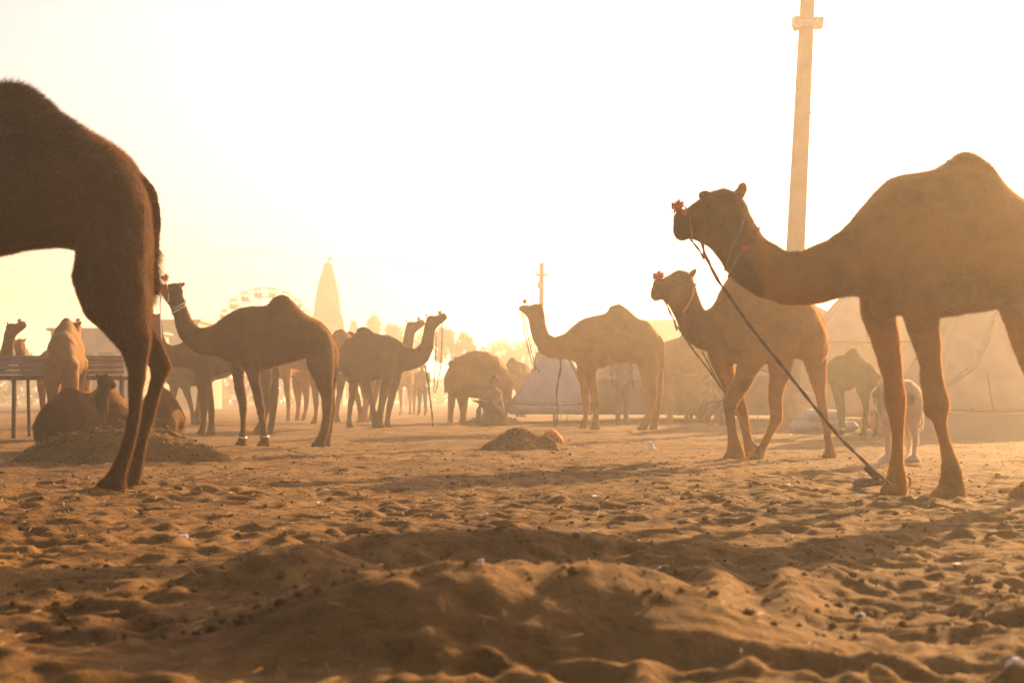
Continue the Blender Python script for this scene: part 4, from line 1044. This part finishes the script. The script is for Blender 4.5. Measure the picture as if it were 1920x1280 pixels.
# ------------------------------------------------------------------ poles and wires
def tall_pole():
    Z = 25.6; base = W(1474, 812, Z); base.z = gz(base.x, Z)
    top = W(1522, -160, Z)
    root = empty('concrete_pole', base); tag(root, 'tall concrete pole with two lamp boxes rising behind the walking camel', 'pole')
    a = Vector((0, 0, -.2)); b = top - base
    rings = []
    for i in range(12):
        t = i / 11; c = a.lerp(b, t); w = .185 - .075 * t ** .8; d = .15 - .06 * t
        if t < .18: w += .03 * (1 - t / .18)
        ch = .03
        pts = [(-w + ch, -d), (w - ch, -d), (w, -d + ch), (w, d - ch), (w - ch, d), (-w + ch, d), (-w, d - ch), (-w, -d + ch)]
        rings.append([c + Vector((p[0], p[1], 0)) for p in pts])
    MB().rings(rings).build('shaft', M['concrete'], root, False)
    def on(py):
        t = (W(0, py, Z).z - base.z - a.z) / (b.z - a.z); return a.lerp(b, t)
    c = on(46)
    m = MB(); m.box(c + Vector((0, -.13, 0)), (.38, .05, .10)).build('bracket', M['metal'], root, False, bevel=.006)
    m = MB(); m.box(c + Vector((.19, -.10, .0)), (.17, .22, .19), Matrix.Rotation(R(4), 3, 'Y')).build('lamp_box', M['metal'], root, False, bevel=.012)
    m = MB(); m.box(c + Vector((-.21, -.14, -.02)), (.13, .24, .17), Matrix.Rotation(R(-14), 3, 'Y') @ Matrix.Rotation(R(-25), 3, 'X')).build('lamp_box', M['metal'], root, False, bevel=.012)
    m = MB(); m.box(c + Vector((-.235, -.262, -.07)), (.10, .012, .11), Matrix.Rotation(R(-14), 3, 'Y') @ Matrix.Rotation(R(-25), 3, 'X')).build('lamp_glass', M['white_paint'], root, False)
    m = MB(); m.path([on(215) + Vector((.1, -.1, 0)), on(215) + Vector((.16, -.1, .01))], .02, 6).build('bolt', M['dark_metal'], root)
    return base, b
tall_pole()
def wire(label, pts, r=.008):
    P_ = [Vector(p) for p in pts]
    o = MB().path(P_, r, 5).build('wire', M['dark_metal'], origin=P_[0], loc=P_[0]); tag(o, label, 'wire', 'overhead wires')
def sagged(a, b, sag, n=16): return [a.lerp(b, i / n) - Vector((0, 0, sag * 4 * (i / n) * (1 - i / n))) for i in range(n + 1)]
wire('thin wire slanting down to the right from the tall concrete pole', sagged(W(1512, 214, 25.5), W(1830, 440, 25.5), .15), .006)
Zp = 58.0
def small_pole():
    base = W(1013, 770, Zp); base.z = gz(base.x, Zp); top = W(1016, 493, Zp)
    root = empty('utility_pole', base); tag(root, 'distant utility pole with crossarm behind the centre camel\'s head', 'pole')
    b = top - base
    MB().path([(0, 0, -.2), b * .5, b * .8, b], [.13, .12, .10, .09], 8, round_caps=False).build('shaft', M['concrete'], root, False)
    zc = W(0, 516, Zp).z - base.z; xc = b.x * zc / b.z
    MB().box((xc, -.13, zc), (.46, .06, .07)).build('crossarm', M['dark_metal'], root, False, bevel=.008)
    for k in (-1, 1):
        MB().path([(xc + k * .19, -.13, zc + .035), (xc + k * .19, -.13, zc + .10), (xc + k * .19, -.13, zc + .16)], [.018, .045, .03], 8).build('insulator', M['white_paint'], root)
    MB().box((xc - .08, -.14, W(0, 535, Zp).z - base.z), (.20, .14, .26)).build('switch_box', M['metal'], root, False, bevel=.01)
small_pole()
wire('faint wire crossing the sky at left, upper one', sagged(W(-500, 372, 62), W(1005, 512, 58), .25), .0035)
wire('faint wire crossing the sky at left, lower one', sagged(W(-500, 395, 62), W(1022, 516, 58), .05), .0035)

# ------------------------------------------------------------------ people
def person(label, px, Z, pose, rz, shirt='shirt', pants='trousers', scale=1.0):
    x = (px - CX) / F * Z
    root = empty('person', (x, Z, gz(x, Z)), rz); root.scale = (scale,) * 3
    tag(root, label, 'person', 'people at the fair')
    b = MB(); sh = MB(); tr = MB(); V = Vector
    if pose == 'stand':
        hip, kn, hl = .92, .5, .0
        legs = [[V((s * .09, 0, .92)), V((s * .10, -.02 * s, .5)), V((s * .11, .03 * s, .08))] for s in (-1, 1)]
        up = 0.0; lean = 0.0
    else:
        legs = [[V((s * .10, 0, .2)), V((s * .22, -.38, .5)), V((s * .18, -.42, .07))] for s in (-1, 1)]
        up = -.72; lean = -.12
    for L_ in legs:
        tr.path([L_[0], L_[0].lerp(L_[1], .5), L_[1], L_[1].lerp(L_[2], .4), L_[2]], [.10, .085, .066, .06, .055], 10)
        b.path([V((0, 0, .9 + up)), L_[0], L_[1], L_[2]], [.06, .055, .045, .04], 8)
        f = L_[2]; b.path([f + V((0, .05, -.03)), f + V((0, -.06, -.04)), f + V((0, -.15, -.05))], [(.045, .05), (.05, .035), (.04, .02)], 8)
    t0 = V((0, 0, .90 + up)); t1 = V((0, lean * .5, 1.15 + up)); t2 = V((0, lean, 1.38 + up)); t3 = V((0, lean * 1.2, 1.48 + up))
    sh.path([t0, t1, t2, t3], [(.16, .11), (.155, .105), (.19, .11), (.09, .07)], 14, up=V((0, -1, 0)))
    b.path([V((0, 0, .88 + up)), t1, t2, t3], [.07, .08, .07, .05], 8)
    nk = t3 + V((0, -.01, .03))
    b.path([t3 - V((0, 0, .05)), nk + V((0, -.005, .05))], [.055, .05], 10)
    h = nk + V((0, -.02, .15))
    b.ball(h, (.075, .095, .115), 16, 12); b.ball(h + V((0, -.095, -.015)), (.014, .02, .025), 8, 6); b.ball(h + V((0, -.075, -.075)), (.03, .02, .012), 8, 6); b.ball(h + V((0, -.05, -.09)), (.045, .04, .03), 8, 6)
    for s in (-1, 1): b.ball(h + V((s * .077, .005, -.005)), (.012, .022, .032), 8, 6)
    for s in (-1, 1):
        if pose == 'stand': arm = [t2 + V((s * .19, 0, .03)), t2 + V((s * .25, .02, -.26)), t2 + V((s * .24, -.08, -.50))]
        else: arm = [t2 + V((s * .19, 0, .03)), t2 + V((s * .26, -.16, -.2)), t2 + V((s * .14, -.36, -.16))]
        sh.path([arm[0], arm[0].lerp(arm[1], .6), arm[1], arm[1].lerp(arm[2], .35)], [.065, .055, .05, .045], 8)
        b.path([t2, arm[0], arm[1], arm[1].lerp(arm[2], .6), arm[2]], [.05, .04, .038, .036, .028], 8)
        d = (arm[2] - arm[1]).normalized(); sd_ = V((0, 1, 0)) if pose == 'stand' else V((s, 0, 0)); pal = arm[2] + d * .05
        b.path([arm[2], pal, arm[2] + d * .09], [(.02, .03), (.022, .04), (.02, .036)], 8, up=sd_)
        for k, ln in enumerate((.065, .075, .07, .055)):
            q = arm[2] + d * .085 + sd_ * (-.03 + .02 * k); b.path([q, q + d * ln * .55, q + d * ln + V((0, -.012, -.008))], [.0095, .009, .007], 6)
        q = arm[2] + d * .03 - sd_ * .035; b.path([q, q + d * .03 - sd_ * .02, q + d * .055 - sd_ * .024], [.011, .010, .008], 6)
    body = link('body', remesh(b.mesh(), .009, 1, .3), M['skin'], root)
    link('shirt', remesh(sh.mesh(), .016, 3), M[shirt], root); link('trousers', remesh(tr.mesh(), .016, 3), M[pants], root)
    hr = MB(); hr.ball(h + V((0, .018, .03)), (.084, .092, .10), 14, 10); hr.build('hair', M['hair'], root)
    for s in (-1, 1): MB().ball(h + V((s * .032, -.088, .012)), (.012, .008, .008), 8, 6).build('eye', M['eye'], root)
    return root
person('person standing in pale shirt and dark trousers behind the centre camel\'s belly', 1166, 31.0, 'stand', R(20), 'shirt', 'trousers', .98)
person('person crouching in the dust beside the small grey tent', 938, 29.5, 'sit', R(-60), 'shirt', 'trousers')
person('person standing in faint haze below the right facing camel\'s neck', 792, 47.0, 'stand', R(-10), 'canvas_tan', 'trousers')
person('person crouching in front of the brown shelter by the walking camel', 1318, 30.5, 'sit', R(30), 'canvas_tan', 'trousers')

# ------------------------------------------------------------------ ferris wheel
Zw = 100.0; wc = W(498, 632, Zw); wr = 92 / F * Zw
root = empty('ferris_wheel', (wc.x, Zw, gz(wc.x, Zw))); tag(root, 'pale ferris wheel rising behind the beaded camel\'s back', 'ferris wheel')
hc = Vector((0, 0, wc.z - root.location.z)); NG = 22
for yy in (-.5, .5):
    for rr_ in (1.0, .82):
        pts = [hc + Vector((wr * rr_ * math.cos(2 * math.pi * i / 48), yy, wr * rr_ * math.sin(2 * math.pi * i / 48))) for i in range(49)]
        MB().path(pts, .035, 5, up=Vector((0, 1, 0))).build('rim', M['white_paint'], root)
for i in range(NG):
    a = 2 * math.pi * i / NG; d = Vector((math.cos(a), 0, math.sin(a)))
    m = MB()
    for yy in (-.5, .5): m.path([hc + Vector((0, yy, 0)), hc + d * wr + Vector((0, yy, 0))], .02, 4)
    m.build('spoke', M['white_paint'], root)
    p = hc + d * wr
    g_ = MB().path([p + Vector((0, -.5, 0)), p + Vector((0, .5, 0))], .03, 5).build('axle', M['dark_metal'], root)
    k = MB(); q = p + Vector((0, 0, -.42))
    rings = [[q + Vector((x_ * w_, y_ * w_, z_)) for x_, y_ in ((-.26, -.3), (.26, -.3), (.26, .3), (-.26, .3))] for w_, z_ in ((.7, -.22), (1, -.12), (1, .1))]
    k.rings(rings)
    k.build('gondola', M[('gondola_red', 'gondola_blue', 'gondola_yellow')[i % 3]], root, False)
    c_ = MB(); c_.rings([[q + Vector((x_ * w_, y_ * w_, z_)) for x_, y_ in ((-.3, -.33), (.3, -.33), (.3, .33), (-.3, .33))] for w_, z_ in ((1, .38), (.5, .50))])
    for sx in (-1, 1):
        for sy in (-1, 1): c_.path([q + Vector((sx * .22, sy * .25, .08)), q + Vector((sx * .22, sy * .25, .39))], .02, 4)
    c_.build('canopy', M['white_paint'], root, False)
for s in (-1, 1):
    for yy in (-.8, .8): MB().path([hc + Vector((0, yy, 0)), Vector((s * 1.9, yy * 1.6, 0))], .09, 6).build('support', M['metal'], root)
MB().path([hc + Vector((0, -.85, 0)), hc + Vector((0, .85, 0))], .14, 10).build('hub', M['metal'], root)

# ------------------------------------------------------------------ temple
Zs = 108.0; tb = W(615, 700, Zs); gb = gz(tb.x, Zs)
root = empty('temple_tower', (tb.x, Zs, gb)); tag(root, 'curved sandstone temple spire with a small flag, faint in the haze', 'temple')
zpx = lambda py: W(0, py, Zs).z - gb
prof = [(605, 25), (590, 25), (575, 24), (560, 22), (545, 19.5), (530, 16.5), (518, 13.5), (508, 10.5), (503, 8.5)]
rings = []
sh_ = [(-1, -.55), (-.72, -.55), (-.72, -.8), (-.38, -.8), (-.38, -1), (.38, -1), (.38, -.8), (.72, -.8), (.72, -.55), (1, -.55), (1, .55), (.72, .55), (.72, .8), (.38, .8), (.38, 1), (-.38, 1), (-.38, .8), (-.72, .8), (-.72, .55), (-1, .55)]
for i in range(33):
    t = i / 32; py = 605 + (503 - 605) * t
    w = np.interp(-py, [-p[0] for p in prof], [p[1] for p in prof]) / F * Zs
    w *= 1 + (.035 if i % 2 else -.03)
    rings.append([Vector((a * w, b * w, zpx(py))) for a, b in sh_])
MB().rings(rings).build('spire', M['sandstone'], root, False)
MB().rings([[Vector((a * w, b * w, z)) for a, b in sh_] for w, z in ((1.25, 0), (1.25, zpx(640)), (1.35, zpx(638)), (1.35, zpx(630)), (1.1, zpx(628)), (1.02, zpx(606)))]).build('base', M['sandstone'], root, False)
am = MB(); rings = []
for i in range(7):
    a = -math.pi / 2 + math.pi * (i + .5) / 7; w = (9.5 / F * Zs) * (.55 + .45 * math.cos(a)); z = zpx(499) + .16 * math.sin(a)
    rings.append([Vector((w * (1 + .07 * math.cos(16 * t)) * math.cos(t), w * (1 + .07 * math.cos(16 * t)) * math.sin(t), z)) for t in [2 * math.pi * j / 64 for j in range(64)]])
am.rings(rings).build('crown_disc', M['sandstone'], root, False)
MB().path([(0, 0, zpx(497)), (0, 0, zpx(494.5)), (0, 0, zpx(492)), (0, 0, zpx(490)), (0, 0, zpx(485))], [.12, .2, .1, .05, .02], 10).build('finial', M['sandstone'], root)
MB().path([(.05, 0, zpx(494)), (.05, 0, zpx(482.5))], .022, 5).build('flag_pole', M['dark_metal'], root)
fv = [Vector((.06 + .28 * i / 5, .03 * math.sin(i * 1.2), zpx(483) - j * .16 * (1 - i / 9))) for i in range(6) for j in range(2)]
fl = mesh_from(fv, [(2 * i, 2 * i + 2, 2 * i + 3, 2 * i + 1) for i in range(5)]); link('flag', fl, M['red'], root)
for sg in (-1, 1):   # small corner spires
    w0 = .28; cxp = sg * 1.05
    MB().rings([[Vector((cxp + a * w0 * k, -.7 + b * w0 * k, z)) for a, b in sh_] for k, z in ((1, zpx(628)), (1, zpx(612)), (.8, zpx(602)), (.45, zpx(595)), (.1, zpx(591)))]).build('corner_spire', M['sandstone'], root, False)

# ------------------------------------------------------------------ far buildings
def building(label, Z, xl, xr, top, mat, depth=5.0, wins=4):
    a = (xl - CX) / F * Z; b = (xr - CX) / F * Z; cx = (a + b) / 2; w = b - a; g = gz(cx, Z); h = W(0, top, Z).z - g
    root = empty('building', (cx, Z + depth / 2, g)); tag(root, label, 'building', 'low buildings behind the fair')
    MB().box((0, 0, h / 2 - .1), (w, depth, h + .2)).build('wall', mat, root, False)
    MB().box((0, 0, h + .06), (w + .3, depth + .3, .12)).build('roof', M['plaster'], root, False)
    for i in range(wins):
        x = -w / 2 + w * (i + .5) / wins
        MB().box((x, -depth / 2 - .01, h * .62), (.7, .06, .8)).build('window', M['dark'], root, False)
        MB().box((x, -depth / 2 - .03, h * .62 - .45), (.9, .1, .08)).build('sill', M['plaster'], root, False)
    return root
building('long low pale building behind the plank platform', 62.0, 95, 265, 620, M['plaster'])
building('hazy flat roofed building behind the beaded camel\'s head', 74.0, 285, 372, 603, M['plaster'], 6, 3)
building('faint flat roofed building left of the walking camel\'s head', 88.0, 1196, 1290, 603, M['plaster'], 6, 3)

# ------------------------------------------------------------------ trees
def tree_mesh(seed, w=3.0, h=5.0, n=5200):
    r = np.random.default_rng(seed)
    cl = []
    for _ in range(26):
        a = r.uniform(0, 6.28); rad = w * math.sqrt(r.random()) * .82; z = h * (.42 + .5 * r.random() * (1 - .45 * (rad / w) ** 2))
        cl.append((rad * math.cos(a), rad * math.sin(a), z, r.uniform(.28, .5) * w * .62))
    vs = np.empty((n, 4, 3)); 
    k = r.integers(0, len(cl), n); c = np.array(cl)[k]
    d = r.normal(0, 1, (n, 3)); d /= np.linalg.norm(d, axis=1, keepdims=True)
    p = c[:, :3] + d * c[:, 3:4] * (r.random((n, 1)) ** .45) * np.array([1, 1, .7])
    u = r.normal(0, 1, (n, 3)); u /= np.linalg.norm(u, axis=1, keepdims=True); v = np.cross(u, r.normal(0, 1, (n, 3))); v /= np.linalg.norm(v, axis=1, keepdims=True)
    s_ = r.uniform(.07, .16, (n, 1))
    vs[:, 0] = p - u * s_; vs[:, 1] = p - v * s_ * .5; vs[:, 2] = p + u * s_; vs[:, 3] = p + v * s_ * .5
    me = mesh_from(vs.reshape(-1, 3), [(4 * i, 4 * i + 1, 4 * i + 2, 4 * i + 3) for i in range(n)], False)
    tb_ = MB(); tb_.path([(0, 0, -.2), (.06, .02, h * .22), (-.02, .05, h * .42), (.04, 0, h * .7)], [w * .085, w * .065, w * .05, w * .02], 9)
    for (x_, y_, z_, r_) in cl[:9]:
        tb_.path([(0, 0, h * .3), (x_ * .45, y_ * .45, h * .35 + (z_ - h * .3) * .5), (x_ * .9, y_ * .9, z_)], [w * .035, w * .025, w * .01], 6)
    return me, tb_.mesh()
tm = [tree_mesh(11, 3.0, 5.0), tree_mesh(12, 3.6, 4.6), tree_mesh(13, 2.6, 5.4)]
for i, (px, top, hw, Z, lab) in enumerate([
    (340, 594, 38, 84, 'hazy tree just right of the left edge camel\'s rump'),
    (392, 588, 36, 96, 'hazy rounded tree at the foot of the ferris wheel'),
    (655, 588, 36, 118, 'faint tree touching the temple\'s right side'),
    (705, 580, 52, 112, 'broad faint tree between the temple and the right facing camel\'s hump'),
    (762, 592, 40, 104, 'faint tree behind the right facing camel\'s neck'),
    (850, 598, 46, 88, 'dense round tree right of the right facing camel\'s muzzle'),
    (935, 628, 34, 110, 'low faint tree left of the centre camel\'s head'),
    (985, 622, 40, 100, 'low hazy tree behind the centre camel\'s face'),
    (1050, 612, 40, 98, 'hazy tree behind the centre camel\'s neck'),
    (1225, 612, 30, 96, 'hazy tree above the centre camel\'s rump'),
    (560, 610, 34, 120, 'faint tree left of the temple spire'),
    (455, 604, 34, 112, 'faint tree under the ferris wheel'),
    (30, 640, 42, 92, 'low faint tree beyond the plank platform at far left')]):
    cm, tk = tm[i % 3]; w0, h0 = ((3.0, 5.0), (3.6, 4.6), (2.6, 5.4))[i % 3]
    x = (px - CX) / F * Z; g = gz(x, Z); hgt = W(0, top, Z).z - g
    root = empty('tree', (x, Z, g), i * 1.3); root.scale = (hw / F * Z / w0 * 1.05, hw / F * Z / w0 * 1.05, hgt / (h0 * .98))
    tag(root, lab, 'tree', 'trees beyond the fairground')
    link('crown', cm, M['leaf'], root); link('trunk', tk, M['bark'], root)

# low scrub far off reads as one dark mass along the horizon
n = 9000; r = np.random.default_rng(5)
xx = r.uniform(-75, 95, n); yy = r.uniform(118, 165, n); hh = 2.2 + 1.2 * noise2(xx / 9, yy / 9)
p = np.stack([xx, yy, hh * r.random(n) ** .7 + .1], -1); u = r.normal(0, 1, (n, 3)); u /= np.linalg.norm(u, axis=1, keepdims=True)
v = np.cross(u, r.normal(0, 1, (n, 3))); v /= np.linalg.norm(v, axis=1, keepdims=True); s_ = r.uniform(.3, .6, (n, 1))
vs = np.stack([p - u * s_, p - v * s_ * .6, p + u * s_, p + v * s_ * .6], 1).reshape(-1, 3)
tag(link('scrub', mesh_from(vs, [(4 * i, 4 * i + 1, 4 * i + 2, 4 * i + 3) for i in range(n)], False), M['leaf']), 'faint line of scrub along the horizon', 'scrub', kind='stuff')
